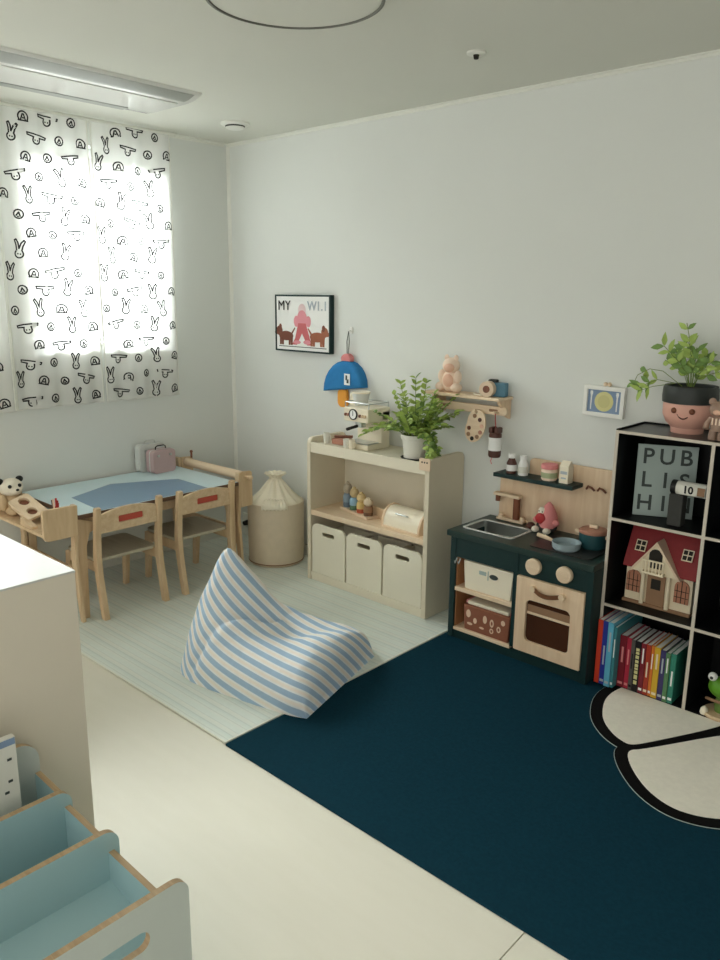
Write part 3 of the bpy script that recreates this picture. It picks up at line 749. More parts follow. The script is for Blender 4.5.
for dy in (0, -.03, -.05):
    pts = [Vector((px+.04, py+dy*.5, ZT+.105)), Vector((px+.085, py+dy, ZT+.135)), Vector((px+.118, py+dy, ZT+.105)), Vector((px+.132, py+dy*1.2, ZT+.062)), Vector((px+.138, py+dy*1.2, ZT+.03))]
    stm.tube(pts, .0014, 5); fine = []
    for a, c in zip(pts, pts[1:]): fine += [a.lerp(c, q/4) for q in range(4)]
    for q in range(3, len(fine)):
        for sgn in (-1, 1): leaf(fol, fine[q], (sgn*rnd.uniform(.4, 1), rnd.uniform(-.8, .2), rnd.uniform(-.6, .3)), (rnd.uniform(-.4, .4), -1, .4), rnd.uniform(.022, .034), rnd.uniform(.015, .022), 0 if rnd.random() < .6 else 1)
fol.build('foliage', ['leaf', 'leafdk'], t, ang=80); stm.build('stem', 'stem', t)

# things on the middle shelf
ZM = .384
t = thing('doll_tray', (1.19, -.155, ZM), 'long low wooden tray holding four peg dolls on the beige shelf', 'tray')
Rr = TR((1.19, -.150, ZM), 0, 0, math.radians(-15))
MB().box(-.135, .125, -.035, .035, 0, .014, .003, mat=Rr).build('base', 'pinkwood', t)
MB().box(-.135, .195, .036, .044, 0, .055, .003, mat=Rr).build('rear_board', 'plyx', t)
dolls = [(-.108, 'tall peg doll in grey-blue, farthest along the wooden tray', .134, (126, 142, 156), (178, 166, 146)), (-.042, 'peg doll in light blue with green foot, second in the row', .120, (140, 176, 200), (206, 184, 140)),
         (.024, 'peg doll in yellow with rust foot, third in the row', .106, (206, 180, 116), (216, 190, 140)), (.09, 'shortest peg doll, brown with a pale ruffled head', .092, (150, 116, 86), (222, 204, 176))]
for k, (dx, lab, h, c1, c2) in enumerate(dolls):
    wp = Rr @ Vector((dx, -.005, .014))
    t = thing('peg_doll', wp, lab, 'peg doll', 'peg dolls on the wooden tray')
    s = h/.118
    m1 = plain('doll_cloth_%d' % k, c1, .6); m2 = plain('doll_head_%d' % k, c2, .6); m3 = plain('doll_foot_%d' % k, [(96, 110, 124), (86, 120, 92), (176, 84, 56), (110, 78, 56)][k], .6)
    MB().lathe([(0, 0), (.0225, 0), (.0235, .012*s), (.0225, .024*s), (0, .024*s)], (0, 0, 0), 24).build('foot', m3, t, local=True)
    MB().lathe([(0, .024*s), (.0245, .024*s), (.024, .05*s), (.0185, .064*s), (0, .064*s)], (0, 0, 0), 24).build('body', m1, t, local=True)
    MB().lathe([(0, .06*s), (.012, .062*s), (.024, .078*s), (.0245, .090*s), (.017, .106*s), (0, .112*s)], (0, 0, 0), 24).build('head', m2, t, local=True)
    MB().lathe([(0, .105*s), (.010, .108*s), (.008, .117*s), (0, .12*s)], (0, 0, 0), 16).build('hat', m2, t, local=True)
t = thing('toy_bread_box', (1.49, -.16, ZM), 'white toy bread box with a roll front and wooden ends on the beige shelf', 'toy bread box')
Rb = TR((1.535, -.17, ZM), 0, 0, math.radians(-4))
prof = [(-.068, 0), (.068, 0), (.068, .07)]+[(0.068-.068*(1-math.cos(math.radians(90*k/6))), .07+.028*math.sin(math.radians(90*k/6))) for k in range(1, 7)]+[(-.068+.068*(1-math.sin(math.radians(90*k/8))), .012+.086*math.cos(math.radians(90*k/8))) for k in range(0, 9)]
prof = [(.07, 0), (.07, .06), (.05, .09), (.015, .103), (-.02, .098), (-.05, .075), (-.066, .04), (-.07, .012), (-.07, 0)]
prof = prof
MB().prism(prof, 'x', -.125, -.113, .002, mat=Rb).build('end_panel', 'paleplyz', t); MB().prism(prof, 'x', .113, .125, .002, mat=Rb).build('end_panel', 'paleplyz', t)
sh = offset(prof, -.005)
MB().prism(sh, 'x', -.113, .113, .001, mat=Rb).build('roll_front', 'cream', t)
MB().box(-.113, .113, -.072, .06, 0, .01, .002, mat=Rb).build('base', 'paleply', t)
MB().tube([tuple(Rb @ Vector(v)) for v in ((-.035, -.048, .072), (-.033, -.062, .078), (.033, -.062, .078), (.035, -.048, .072))], .0032, 8).build('handle', 'metal', t)

# ------------------------------------------------------------------ wall decorations
fx0, fx1, fz0, fz1 = .427, .859, 1.167, 1.472
t = thing('poster_frame', ((fx0+fx1)/2, 0, fz0), 'black framed print of a pink figure walking two brown dogs on the wall', 'picture')
D0, D1 = -.033, -.002
MB().prism([(fx0, fz0), (fx1, fz0), (fx1, fz1), (fx0, fz1)], 'y', D0, D1, .001, holes=[[(fx0+.009, fz0+.009), (fx1-.009, fz0+.009), (fx1-.009, fz1-.009), (fx0+.009, fz1-.009)]]).build('frame', 'green', t)
MB().box(fx0+.007, fx1-.007, D0+.004, D1, fz0+.007, fz1-.007, 0).build('print', 'paper', t)
yp = D0+.0035
pinkA = plain('print_pink', (226, 150, 160), .7); pinkB = plain('print_deep_pink', (206, 108, 112), .7); brA = plain('print_brown', (122, 72, 56), .7); brB = plain('print_rust', (160, 96, 70), .7); pal = plain('print_pale_pink', (232, 206, 208), .7); mint = plain('print_mint', (206, 224, 218), .7)
b = MB()
LAY = [0]
def lay():
    LAY[0] += 1; return yp-.0001-.00006*LAY[0]
def el(cx, cz, rx, rz, mi, n=20): b.prism(circ(cx+.027, cz+.006, rx, n, rz), 'y', lay(), yp, mi=mi)
el(.615, 1.385, .030, .034, 4); el(.615, 1.335, .040, .05, 0); el(.57, 1.325, .02, .03, 0); el(.665, 1.325, .02, .03, 0)
PX = .027
b.prism([(.585+PX, 1.321), (.645+PX, 1.321), (.68+PX, 1.232), (.70+PX, 1.205), (.655+PX, 1.205), (.615+PX, 1.268), (.575+PX, 1.205), (.535+PX, 1.205), (.56+PX, 1.24)], 'y', lay(), yp, mi=1)
el(.655, 1.215, .03, .012, 0); el(.575, 1.213, .03, .01, 0)
def dog(cx, s, mi):
    q = 1.45
    el(cx, 1.245, .04*q, .018*q, mi); el(cx-s*.038*q, 1.272, .018*q, .018*q, mi); el(cx-s*.052*q, 1.262, .012*q, .008*q, mi); el(cx-s*.032*q, 1.292, .008*q, .012*q, 2)
    def P(pts): b.prism([(cx+.027+u*q, 1.251+v*q) for u, v in pts], 'y', lay(), yp, mi=mi)
    for dx in (-.03, -.018, .02, .032): P([(dx-.006, -.034), (dx+.004, -.034), (dx+.006, 0), (dx-.006, 0)])
    P([(s*.036, .008), (s*.052, .03), (s*.048, .032), (s*.03, .013)] if s > 0 else [(s*.03, .013), (s*.048, .032), (s*.052, .03), (s*.036, .008)])
dog(.487, 1, 2); dog(.735, -1, 3)
b.build('artwork', [pinkA, pinkB, brA, brB, pal], t)
for ch_, x_ in (('M', .480), ('Y', .533)): MB().text(ch_, .074, on_wall(x_, yp-.003, 1.412)).build('letter', 'ink', t)
for ch_, x_ in (('W', .722), ('I', .772), ('.', .798), ('I', .824)): MB().text(ch_, .068, on_wall(x_, yp-.003, 1.412), bold=.0008).build('pale_letter', 'lightink', t)
MB().box(.455, .83, yp-.0006, yp, 1.192, 1.1955, 0).build('ground_line', 'ink', t)

t = thing('wall_hook', (.985, 0, 1.29), 'small white hook on the wall above the blue felt hanging', 'hook')
MB().prism(rr(.985, 1.297, .022, .034, .010), 'y', -.006, 0, .001).build('plate', 'white', t)
MB().tube([(.985, -.006, 1.296), (.985, -.018, 1.290), (.985, -.022, 1.298)], .004, 8).build('prong', 'white', t)
t = thing('felt_ornament', (.965, -.04, .93), 'blue felt mushroom cap hanging with pink top and orange tab on the wall', 'wall hanging')
n = 24; cap = [(.960+.143*math.cos(PI*k/n), .992+.150*math.sin(PI*k/n)) for k in range(n+1)]
cap = [(x, z+(.02*(x-.968)/.15)) for x, z in cap]
def puff(poly, y0, th, mi=0, b=None):
    b = b or MB(); c = Vector((sum(p[0] for p in poly)/len(poly), sum(p[1] for p in poly)/len(poly)))
    N = len(poly); vs = []; fs = []
    rings = [(1, .5), (.985, .25), (.93, .12), (.8, .04), (.5, 0)]
    for s_, k in rings:
        for x, z in poly: vs.append((c.x+(x-c.x)*s_, y0-th*(1-k), c.y+(z-c.y)*s_))
    for r_ in range(len(rings)-1):
        for i in range(N):
            j = (i+1) % N; fs.append((r_*N+i, r_*N+j, r_*N+N+j, r_*N+N+i))
    vs.append((c.x, y0-th, c.y)); fs += [((len(rings)-1)*N+i, (len(rings)-1)*N+(i+1) % N, len(vs)-1) for i in range(N)]
    q = len(vs)
    for x, z in poly: vs.append((x, y0, z))
    fs += [(i, q+i, q+(i+1) % N, (i+1) % N) for i in range(N)]; fs.append(tuple(q+i for i in range(N)))
    return b.mesh(vs, fs, mi, recalc=True)
def dense(poly, k=4):
    out = []
    for i in range(len(poly)):
        a, c = Vector(poly[i]), Vector(poly[(i+1) % len(poly)])
        for q in range(k): out.append(tuple(a.lerp(c, q/k)))
    return out
capd = dense(cap[::2]+[(.90, .978), (.87, .985)][:0], 2)
puff(capd, -.0005, .055).build('cap', 'bluefelt', t, ang=70)
puff(circ(.975, 1.15, .036, 20, .028), -.008, .03).build('pink_tip', 'pink', t, ang=70)
puff(dense(rr(.942, .945, .066, .10, .028), 1), -.008, .022).build('orange_tab', 'orange', t, ang=70)
puff(dense(rr(1.05, .945, .095, .075, .02), 1), -.008, .028).build('cream_stalk', 'cotton', t, ang=70)
b = MB().box(.99, 1.03, -.0605, -.0585, 1.02, 1.078, 0, mi=0).box(1.0, 1.012, -.061, -.0600, 1.045, 1.07, 0, mi=1).box(1.008, 1.022, -.061, -.06, 1.03, 1.05, 0, mi=1); b.build('label_patch', ['paper', 'greyink'], t)
MB().tube([(.975, -.022, 1.165), (.972, -.022, 1.24), (.984, -.022, 1.294), (.988, -.021, 1.24), (.982, -.022, 1.165)], .0022, 6).build('loop', 'greyink', t)

# wooden wall shelf
t = thing('wall_shelf', (1.76, 0, 1.0), 'small pale wooden wall shelf with a peg rail below it', 'wall shelf')
MB().box(1.558, 1.968, -.118, -.002, 1.032, 1.046, .003).build('board', 'paleply', t)
for x in (1.59, 1.945): MB().prism([(-.004, 1.032), (-.095, 1.032), (-.095, 1.02), (-.03, .955), (-.004, .945)], 'x', x, x+.016, .002).build('bracket', 'paleplyz', t)
rail = MB().prism(rr(1.783, .985, .40, .038, .017), 'y', -.075, -.059, .002).build('peg_rail', 'paleply', t)
for x in (1.65, 1.915): MB().prism(rr(x, .985, .045, .012, .005), 'y', -.0756, -.0748).build('slot', 'housewood', rail)
for x in (1.84, 1.94): MB().cyl((x, -.075, .978), (x, -.112, .982), .0055, seg=10).build('peg', 'paleply', rail)
bx = 1.668; by = -.06; bz = 1.046
t = thing('bear_figurine', (bx, by, bz), 'cream seated bear figurine with peach belly on the wooden wall shelf', 'figurine')
MB().ball((bx, by, bz+.048), (.044, .036, .05)).ball((bx-.046, by-.012, bz+.022), (.024, .03, .022)).ball((bx+.044, by-.016, bz+.022), (.024, .03, .022)).ball((bx-.044, by-.008, bz+.07), (.018, .02, .03)).ball((bx+.044, by-.008, bz+.07), (.018, .02, .03)).build('body', 'bearcream', t)
hd = MB().ball((bx, by, bz+.118), (.042, .036, .038)).build('head', 'bearcream', t)
for s_ in (-1, 1): MB().ball((bx+s_*.026, by, bz+.152), (.012, .010, .016)).build('ear', 'bearcream', hd)
MB().ball((bx+.006, by-.024, bz+.112), (.028, .016, .022)).build('face', 'bearpeach', hd)
MB().ball((bx+.004, by-.026, bz+.052), (.028, .016, .03)).build('belly', 'bearpeach', t)
t = thing('toy_camera', (1.93, -.06, bz), 'blue toy camera with a round wooden lens at the end of the wall shelf', 'toy camera')
Rc = TR((1.91, -.06, bz), 0, 0, math.radians(8))
MB().box(-.055, .055, -.02, .02, 0, .062, .006, mat=Rc).build('body', 'teddyblue', t)
MB().box(-.03, .01, -.014, .014, .06, .074, .004, mat=Rc).build('viewfinder', 'chargrey', t)
l = MB().cyl(tuple(Rc @ Vector((-.02, -.018, .034))), tuple(Rc @ Vector((-.02, -.05, .034))), .034, seg=28).build('lens', 'pinkwood', t)
MB().cyl(tuple(Rc @ Vector((-.02, -.05, .034))), tuple(Rc @ Vector((-.02, -.0515, .034))), .016, seg=20).build('lens_eye', 'brown', l)
t = thing('cord_strap', (1.84, -.08, bz), 'thin pale cord lying on the wall shelf between the bear and the camera', 'cord')
MB().tube([(1.79, -.05, bz+.003), (1.82, -.085, bz+.003), (1.86, -.095, bz+.003), (1.875, -.07, bz+.003), (1.87, -.05, bz+.012)], .003, 6).build('strap', 'cream', t)
# palette
t = thing('toy_palette', (1.84, -.09, .84), 'pale wooden paint palette hanging from the peg rail', 'toy palette')
pp = []
for k in range(40):
    a = 2*PI*k/40; r_ = .075*(1-.14*math.exp(-((a-PI*.95)/.35)**2)); pp.append((1.84+r_*.72*math.cos(a)*1.0+.012*math.sin(a), .911+r_*math.sin(a)))
MB().prism(pp, 'y', -.103, -.095, .002, holes=[circ(1.845, .973, .007, 12)]).build('board', 'paleply', t)
for k, (dx, dz, m_) in enumerate(((-.002, .045, 'housewood'), (.026, .03, 'syrup'), (.036, .002, 'bearpeach'), (.030, -.026, 'lidtan'), (.014, -.048, 'housewood'), (-.012, -.058, 'black'), (-.032, -.04, 'housewood'), (-.03, -.012, 'brown'))):
    MB().cyl((1.84+dx, -.103, .911+dz), (1.84+dx, -.1055, .911+dz), .0095, seg=14).build('paint_well', m_, t)
t = thing('syrup_bottle', (1.915, -.045, .78), 'brown toy bottle with white label hanging below the wall shelf', 'toy bottle')
bx_, by_ = 1.945, -.095
MB().lathe([(0, .783), (.024, .784), (.028, .792), (.028, .885), (.024, .893), (0, .895)], (bx_, by_, 0), 28).build('bottle', 'syrup', t)
MB().lathe([(.0285, .815), (.0287, .816), (.0287, .872), (.0285, .873)], (bx_, by_, 0), 28).build('label_wrap', 'paper', t)
MB().box(bx_-.024, bx_-.004, by_-.022, by_+.022, .89, .918, .006).box(bx_+.004, bx_+.024, by_-.022, by_+.022, .89, .918, .006).build('cap', 'syrup', t)
MB().tube([(bx_, by_, .915), (bx_, by_-.006, .945), (1.942, -.1, .98)], .0018, 6).build('cord', 'red', t)
MB().tube([(bx_-.004, by_-.01, .786), (bx_-.012, by_-.01, .766), (bx_-.006, by_-.01, .752)], .002, 6).build('tail_cord', 'pink', t)
# small plate picture
t = thing('plate_picture', (2.385, 0, .99), 'small white framed picture of a yellow plate with cutlery on blue', 'picture')
Rp = TR((2.396, -.012, 1.066), 0, math.radians(.6), 0)
W2, H2 = .174, .124
def rect(w, h): return [(-w/2, -h/2), (w/2, -h/2), (w/2, h/2), (-w/2, h/2)]
MB().prism(rect(W2, H2), 'y', -.010, .010, .002, holes=[rect(W2-.034, H2-.034)], mat=Rp).build('frame', 'white', t)
MB().prism(rect(W2-.03, H2-.03), 'y', -.003, .004, mat=Rp).build('print', 'plateblue', t)
MB().prism(circ(0, 0, .040, 32), 'y', -.0038, -.003, mat=Rp).build('plate_shape', 'yellow', t)
MB().prism(circ(0, 0, .026, 32), 'y', -.0042, -.0036, mat=Rp).build('plate_centre', plain('plate_centre', (206, 200, 140), .6), t)
for x, nm in ((-.055, 'fork_shape'), (.055, 'knife_shape')):
    MB().prism([(x-.002, -.036), (x+.002, -.036), (x+.003, .02), (x+.006, .03), (x+.005, .04), (x-.005, .04), (x-.006, .03), (x-.003, .02)], 'y', -.0038, -.003, mat=Rp).build(nm, 'paper', t)
MB().ball((2.396, -.012, 1.136), .0085).ball((2.413, -.012, 1.136), .0085).build('hanger', 'paleply', t)

# ------------------------------------------------------------------ toy kitchen
KX0, KX1, KY, KB = 1.90, 2.565, -.335, -.02
k = thing('toy_kitchen', (2.23, -.18, 0), 'dark green wooden toy kitchen with oven and sink standing on the navy rug', 'toy kitchen')
for x in (KX0, KX1-.028): MB().box(x, x+.028, KY, KB, 0, .466, .003).build('side_panel', 'green', k)
MB().box(2.217, 2.238, KY, KB, .052, .466, .002).build('divider', 'green', k)
MB().box(KX0+.028, KX1-.028, KY+.004, KY+.02, .376, .466, .001).build('control_panel', 'green', k)
MB().box(KX0+.028, 2.217, KY+.002, KB, .038, .052, .002).build('base_board', 'paleply', k)
MB().box(KX0+.028, KX1-.028, KY+.006, KY+.02, 0, .038, .001).build('toe_board', 'green', k)
MB().box(2.238, KX1-.028, KY+.006, KB, .038, .052, .001).build('oven_floor', 'green', k)
MB().box(KX0+.028, 2.217, KY+.002, KB, .222, .24, .002).build('cubby_shelf', 'paleply', k)
MB().box(KX0+.03, KX1-.03, KB-.008, KB, .05, .466, .001).build('back_board', 'innerbrown', k)
MB().box(KX0+.028, KX0+.032, KY+.012, KB-.01, .053, .372, 0).build('inner_lining', 'innerbrown', k)
b = MB().prism(rect(.682, .335), 'z', .466, .492, .003, holes=[rr(-.186, -.01, .235, .16, .02)], mat=TR((2.225, -.1775, 0))); b.build('countertop', 'greentop', k)
sx, sy = 2.039, -.1875
MB().prism(rr(sx, sy, .256, .18, .022), 'z', .4915, .4955, .001, holes=[rr(sx, sy, .232, .156, .018)]).build('sink_rim', 'rim', k)
b = MB().prism(rr(sx, sy, .234, .158, .018), 'z', .432, .493, holes=[rr(sx, sy, .228, .152, .016)]).prism(rr(sx, sy, .232, .156, .018), 'z', .431, .434)
sk = b.build('sink_basin', 'metal', k)
MB().cyl((sx, sy, .434), (sx, sy, .436), .012, seg=16).build('drain', 'chargrey', sk)
fc = MB().box(1.945, 2.085, -.06, -.028, .492, .506, .006).build('tap_base', 'paleply', k)
MB().box(2.030, 2.056, -.058, -.034, .506, .608, .004).build('tap_post', 'brown', k)
MB().box(1.928, 2.062, -.062, -.032, .603, .618, .004).build('tap_spout', 'paleply', k)
MB().cyl((1.945, -.047, .576), (1.945, -.047, .604), .011, seg=14).build('tap_nozzle', 'brown', k)
for x in (1.965, 2.075): MB().cyl((x, -.047, .505), (x, -.047, .522), .013, .010, 16).build('tap_knob', 'paleply', k)
MB().prism([(KX0+.035, .0), (KX1, .0), (KX1, .79), (2.10, .79), (2.085, .785), (2.08, .775), (2.08, .705), (KX0+.05, .70), (KX0+.035, .69)], 'y', -.0195, -.006, .003).build('backsplash', 'paleplyz', k)
ks = MB().box(1.955, 2.338, -.115, -.0195, .702, .720, .003).build('spice_shelf', 'green', k)
b = MB()
for x in (2.375, 2.425): b.tube([(x-.018, -.028, .700), (x-.008, -.034, .714), (x+.006, -.03, .708), (x+.018, -.026, .696)], .0045, 6)
b.build('utensil_hook', 'brown', k)
for x in (2.312, 2.448):
    kn = MB().lathe([(0, 0), (.030, 0), (.0335, .004), (.0335, .018), (.030, .022), (0, .022)], (0, 0, 0), 32, mat=TR((x, KY+.004, .428), PI/2, 0, 0)).build('knob', 'paleply', k)
    b = MB()
    for q in range(3): b.tube([(x+(.006+.0065*q)*math.cos(2*PI*j/20), KY-.0185, .428+(.006+.0065*q)*math.sin(2*PI*j/20)) for j in range(20)], .0008, 4, closed=True)
    b.build('ring_mark', 'pinkwood', kn)
ox0, ox1, oz0, oz1 = 2.241, 2.538, .053, .374
dr = MB().prism([(ox0, oz0), (ox1, oz0), (ox1, oz1), (ox0, oz1)], 'y', KY-.010, KY+.008, .002, holes=[rr(2.387, .194, .196, .18, .022)]).build('oven_door', 'paleplyz', k)
MB().prism(rr(2.387, .194, .20, .184, .024), 'y', KY+.003, KY+.006).build('oven_window', 'ovenglass', dr)
MB().box(2.292, 2.482, KY-.002, KY+.002, .222, .232, .001).build('oven_rack', 'paleply', dr)
MB().box(2.292, 2.482, KY+.0005, KY+.0028, .232, .262, .001).build('rack_panel', 'housewood', dr)
b = MB(); hp = [(2.321+.128*q/14, KY-.013-.022*math.sin(PI*q/14), .338-.010*math.sin(PI*q/14)) for q in range(15)]
vs = []; fs = []
for (x, y, z) in hp: vs += [(x, y, z-.009), (x, y, z+.009), (x, y-.004, z+.009), (x, y-.004, z-.009)]
for q in range(14):
    for e in range(4): fs.append((q*4+e, q*4+(e+1) % 4, q*4+4+(e+1) % 4, q*4+4+e))
fs += [(0, 3, 2, 1), (56, 57, 58, 59)]
b.mesh(vs, fs, recalc=True).build('oven_handle', 'leather', dr)
for x in (2.321, 2.449): MB().cyl((x, KY-.009, .338), (x, KY-.026, .338), .012, seg=16).build('handle_stud', 'paleply', dr)
b = MB()
for dx in (0, .018): b.tube([(1.935+dx, KY+.002, .372), (1.935+dx, KY-.006, .360), (1.935+dx, KY-.012, .352), (1.935+dx, KY-.016, .362)], .0028, 6)
b.build('side_hook', 'metal', k)
# storage in the kitchen's cubbies
t = thing('white_crate', (2.09, -.2, .24), 'white lidless crate with a printed label in the upper kitchen cubby', 'crate')
MB().prism([(1.972, .24), (2.202, .24), (2.212, .368), (1.962, .368)], 'y', -.322, -.06, .006).build('crate_body', 'cream', t)
MB().box(2.045, 2.08, -.3235, -.3215, .322, .338, 0).box(2.088, 2.092, -.3235, -.3215, .305, .345, 0).build('label_bar', 'greyprint', t)
MB().prism(circ(2.118, .325, .021, 20, .011), 'y', -.3235, -.3215).build('leaf_mark', 'greyink', t)
t = thing('brown_crate', (2.09, -.2, .052), 'brown crate with pale printed shapes and a cream lid in the lower kitchen cubby', 'crate')
MB().prism([(1.978, .052), (2.2, .052), (2.208, .168), (1.97, .168)], 'y', -.322, -.06, .006).build('crate_body', 'cratebrown', t)
MB().box(1.985, 2.195, -.315, -.07, .168, .186, .007).build('lid', 'cream', t)
for x in (1.976, 2.198): MB().box(x-.006, x+.006, -.30, -.24, .15, .18, .003).build('clip', 'pink', t)
b = MB()
for (x, z, rx, rz, hole) in ((2.0, .13, .012, .018, 0), (2.035, .105, .009, .013, 0), (2.085, .125, .01, .018, 0), (2.12, .118, .010, .018, 1), (2.12, .083, .010, .012, 1), (2.155, .1, .010, .014, 1), (2.008, .085, .014, .006, 0), (2.07, .082, .012, .005, 0), (2.175, .135, .01, .012, 0)):
    b.prism(circ(x, z, rx, 16, rz), 'y', -.3232, -.3215, holes=[circ(x, z, rx*.5, 12, rz*.55)] if hole else [])
b.build('print_shape', 'creamprint', t)
# items on the counter
CT = .492
t = thing('hooded_plush', (2.205, -.075, CT), 'small plush in a pink pointed hood sitting on the kitchen counter', 'stuffed toy')
x0, y0 = 2.212, -.075
MB().ball((x0, y0, CT+.026), (.046, .036, .027)).build('lower_body', 'chargrey', t)
MB().lathe([(0, .02), (.038, .025), (.042, .05), (.036, .08), (.028, .10), (.016, .122), (.004, .134), (0, .135)], (x0+.006, y0, CT), 24).build('pink_hood', 'pink', t)
MB().ball((x0-.014, y0-.02, CT+.09), (.019, .014, .022)).build('face', 'offwhite', t)
for dx, dz in ((-.022, .096), (-.006, .094)): MB().ball((x0+dx, y0-.0335, CT+dz), .0026, u=8, v=6).build('eye', 'black', t)
MB().ball((x0-.012, y0-.034, CT+.064), (.026, .012, .024)).build('red_bib', 'red', t)
for dx in (-.034, .02): MB().ball((x0+dx, y0-.035, CT+.014), (.016, .02, .014)).build('foot', 'offwhite', t)
for dx in (-.042, .046): MB().ball((x0+dx, y0-.012, CT+.05), (.018, .014, .014)).build('arm', 'pink', t)
t = thing('toy_strawberry', (2.14, -.085, CT), 'dark red toy berry lying on the counter beside the sink', 'toy food')
MB().ball((2.142, -.085, CT+.016), (.02, .018, .016)).build('berry', 'syrup', t)
MB().cyl((2.128, -.085, CT+.026), (2.118, -.085, CT+.034), .005, .002, 8).build('stalk', 'ply', t)
hob = thing('hob_plate', (2.36, -.19, CT), 'thin black hob sheet on the counter under the toy pan', 'toy hob')
MB().prism(rr(2.39, -.195, .27, .21, .02), 'z', CT, CT+.004, .001).build('sheet', 'cubtop', hob)
MB().tube([(2.36+.05*math.cos(2*PI*j/24), -.2+.05*math.sin(2*PI*j/24), CT+.0043) for j in range(24)], .0015, 4, closed=True).build('burner_ring', 'chargrey', hob)
pz = CT+.004; pxx, pyy = 2.393, -.238
t = thing('toy_frying_pan', (pxx, pyy, pz), 'grey-blue toy frying pan with a pale handle on the kitchen hob', 'toy pan')
MB().lathe([(0, 0), (.048, 0), (.054, .006), (.0575, .030), (.0548, .031), (.051, .008), (0, .006)], (pxx, pyy, pz), 36).build('pan_body', 'panblue', t)
MB().tube([(pxx-.058, pyy-.005, pz+.024), (pxx-.085, pyy-.007, pz+.030), (pxx-.125, pyy-.01, pz+.036)], [.006, .0085, .0085], 10).build('pan_handle', 'paleply', t)
qx, qy = 2.457, -.140
t = thing('toy_cooking_pot', (qx, qy, pz), 'deep teal toy cooking pot with a rosy lid behind the frying pan', 'toy pot')
MB().lathe([(0, 0), (.048, 0), (.054, .008), (.056, .062), (.052, .062), (.047, .01), (0, .008)], (qx, qy, pz), 36).build('pot_body', 'potteal', t)
ld = MB().lathe([(0, .062), (.057, .062), (.058, .070), (.051, .076), (0, .078)], (qx, qy, pz), 36).build('lid', 'lidtan', t)
MB().box(qx-.018, qx+.018, qy-.007, qy+.007, pz+.078, pz+.094, .004).build('lid_grip', 'paleply', ld)
for s_ in (-1, 1): MB().cyl((qx+s_*.053, qy, pz+.05), (qx+s_*.075, qy, pz+.052), .009, .011, 12).build('side_grip', 'paleply', t)
# spice shelf items
SZ = .720
def bottle(x, label, body, band, capm):
    t = thing('toy_bottle', (x, -.07, SZ), label, 'toy bottle', 'toy bottles on the kitchen shelf')
    MB().lathe([(0, 0), (.021, 0), (.022, .004), (.022, .045), (.014, .062), (.012, .07), (0, .07)], (0, 0, 0), 24).build('body', body, t, local=True)
    MB().lathe([(.0224, .012), (.0226, .013), (.0226, .038), (.0224, .039)], (0, 0, 0), 24).build('label_wrap', band, t, local=True)
    MB().lathe([(0, .068), (.0155, .068), (.0155, .086), (0, .088)], (0, 0, 0), 20).build('cap', capm, t, local=True)
    return t
bottle(2.02, 'brown toy bottle with white cap at the wall end of the green kitchen shelf', 'syrup', 'paper', 'paper')
bottle(2.078, 'all white toy bottle second along the green kitchen shelf', 'paper', 'ceramic', 'paper')
t = thing('toy_jar', (2.205, -.07, SZ), 'squat cream toy jar with pink lid on the green kitchen shelf', 'toy jar')
MB().lathe([(0, 0), (.03, 0), (.033, .005), (.033, .042), (.028, .05), (0, .05)], (2.205, -.07, SZ), 28).build('jar_body', 'bearcream', t)
MB().lathe([(.0332, .012), (.0336, .013), (.0336, .034), (.0332, .035)], (2.205, -.07, SZ), 28).build('label_wrap', plain('jar_label', (168, 176, 138), .6), t)
MB().lathe([(0, .05), (.0345, .05), (.036, .056), (.034, .068), (0, .07)], (2.205, -.07, SZ), 28).build('lid', 'pink', t)
t = thing('toy_milk_carton', (2.31, -.07, SZ), 'white toy milk carton at the cube shelf end of the green kitchen shelf', 'toy carton')
MB().box(2.262, 2.304, -.092, -.048, SZ, SZ+.074, .002).prism([(-.092, SZ+.073), (-.048, SZ+.073), (-.068, SZ+.094), (-.072, SZ+.094)], 'x', 2.263, 2.303, .001).build('carton', 'cream', t)
MB().box(2.268, 2.298, -.0928, -.0918, SZ+.04, SZ+.052, 0).box(2.272, 2.294, -.0928, -.0918, SZ+.02, SZ+.026, 0).build('print_bar', 'lightink', t)

# ------------------------------------------------------------------ black cube shelf
CX, CY, CB, PT = 2.568, -.26, -.014, .3425
cb = thing('cube_shelf', (3.08, -.14, 0), 'black cube shelf with pale edges holding books, a clock and a dollhouse', 'shelf')
e = .012
rows = [0.004, .3165, .659, .9905]
uprights = [CX+PT*q for q in range(4)]
b = MB()
for x in uprights: b.box(x, x+e, CY+.003, CB, 0.004, 1.0, 0)
b.build('upright', 'cubblack', cb)
b = MB()
for z, th in ((0.001, .007), (rows[1], e), (rows[2], e)): b.box(CX+e, uprights[-1], CY+.003, CB-.004, z, z+th, 0)
b.build('shelf_board', 'cubblack', cb)
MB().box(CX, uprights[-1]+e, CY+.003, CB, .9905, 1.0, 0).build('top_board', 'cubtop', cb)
MB().box(CX+.002, uprights[-1]+e-.002, CB-.004, CB+.002, .004, .992, 0).build('back_board', 'cubblack', cb)
b = MB()
for x in uprights: b.box(x, x+e, CY-.002, CY+.003, 0.004, 1.0, .001)
for z in rows[1:]: b.box(CX, uprights[-1]+e, CY-.0022, CY+.003, z, z+e-.0015, .001)
b.build('edge_banding', 'edge', cb)
b = MB().box(CX, uprights[-1]+e, CB-.006, CB+.002, 1.0, 1.006, .001).box(CX, CX+.006, CY, CB, 1.0, 1.006, .001); b.build('rim', 'cubblack', cb)
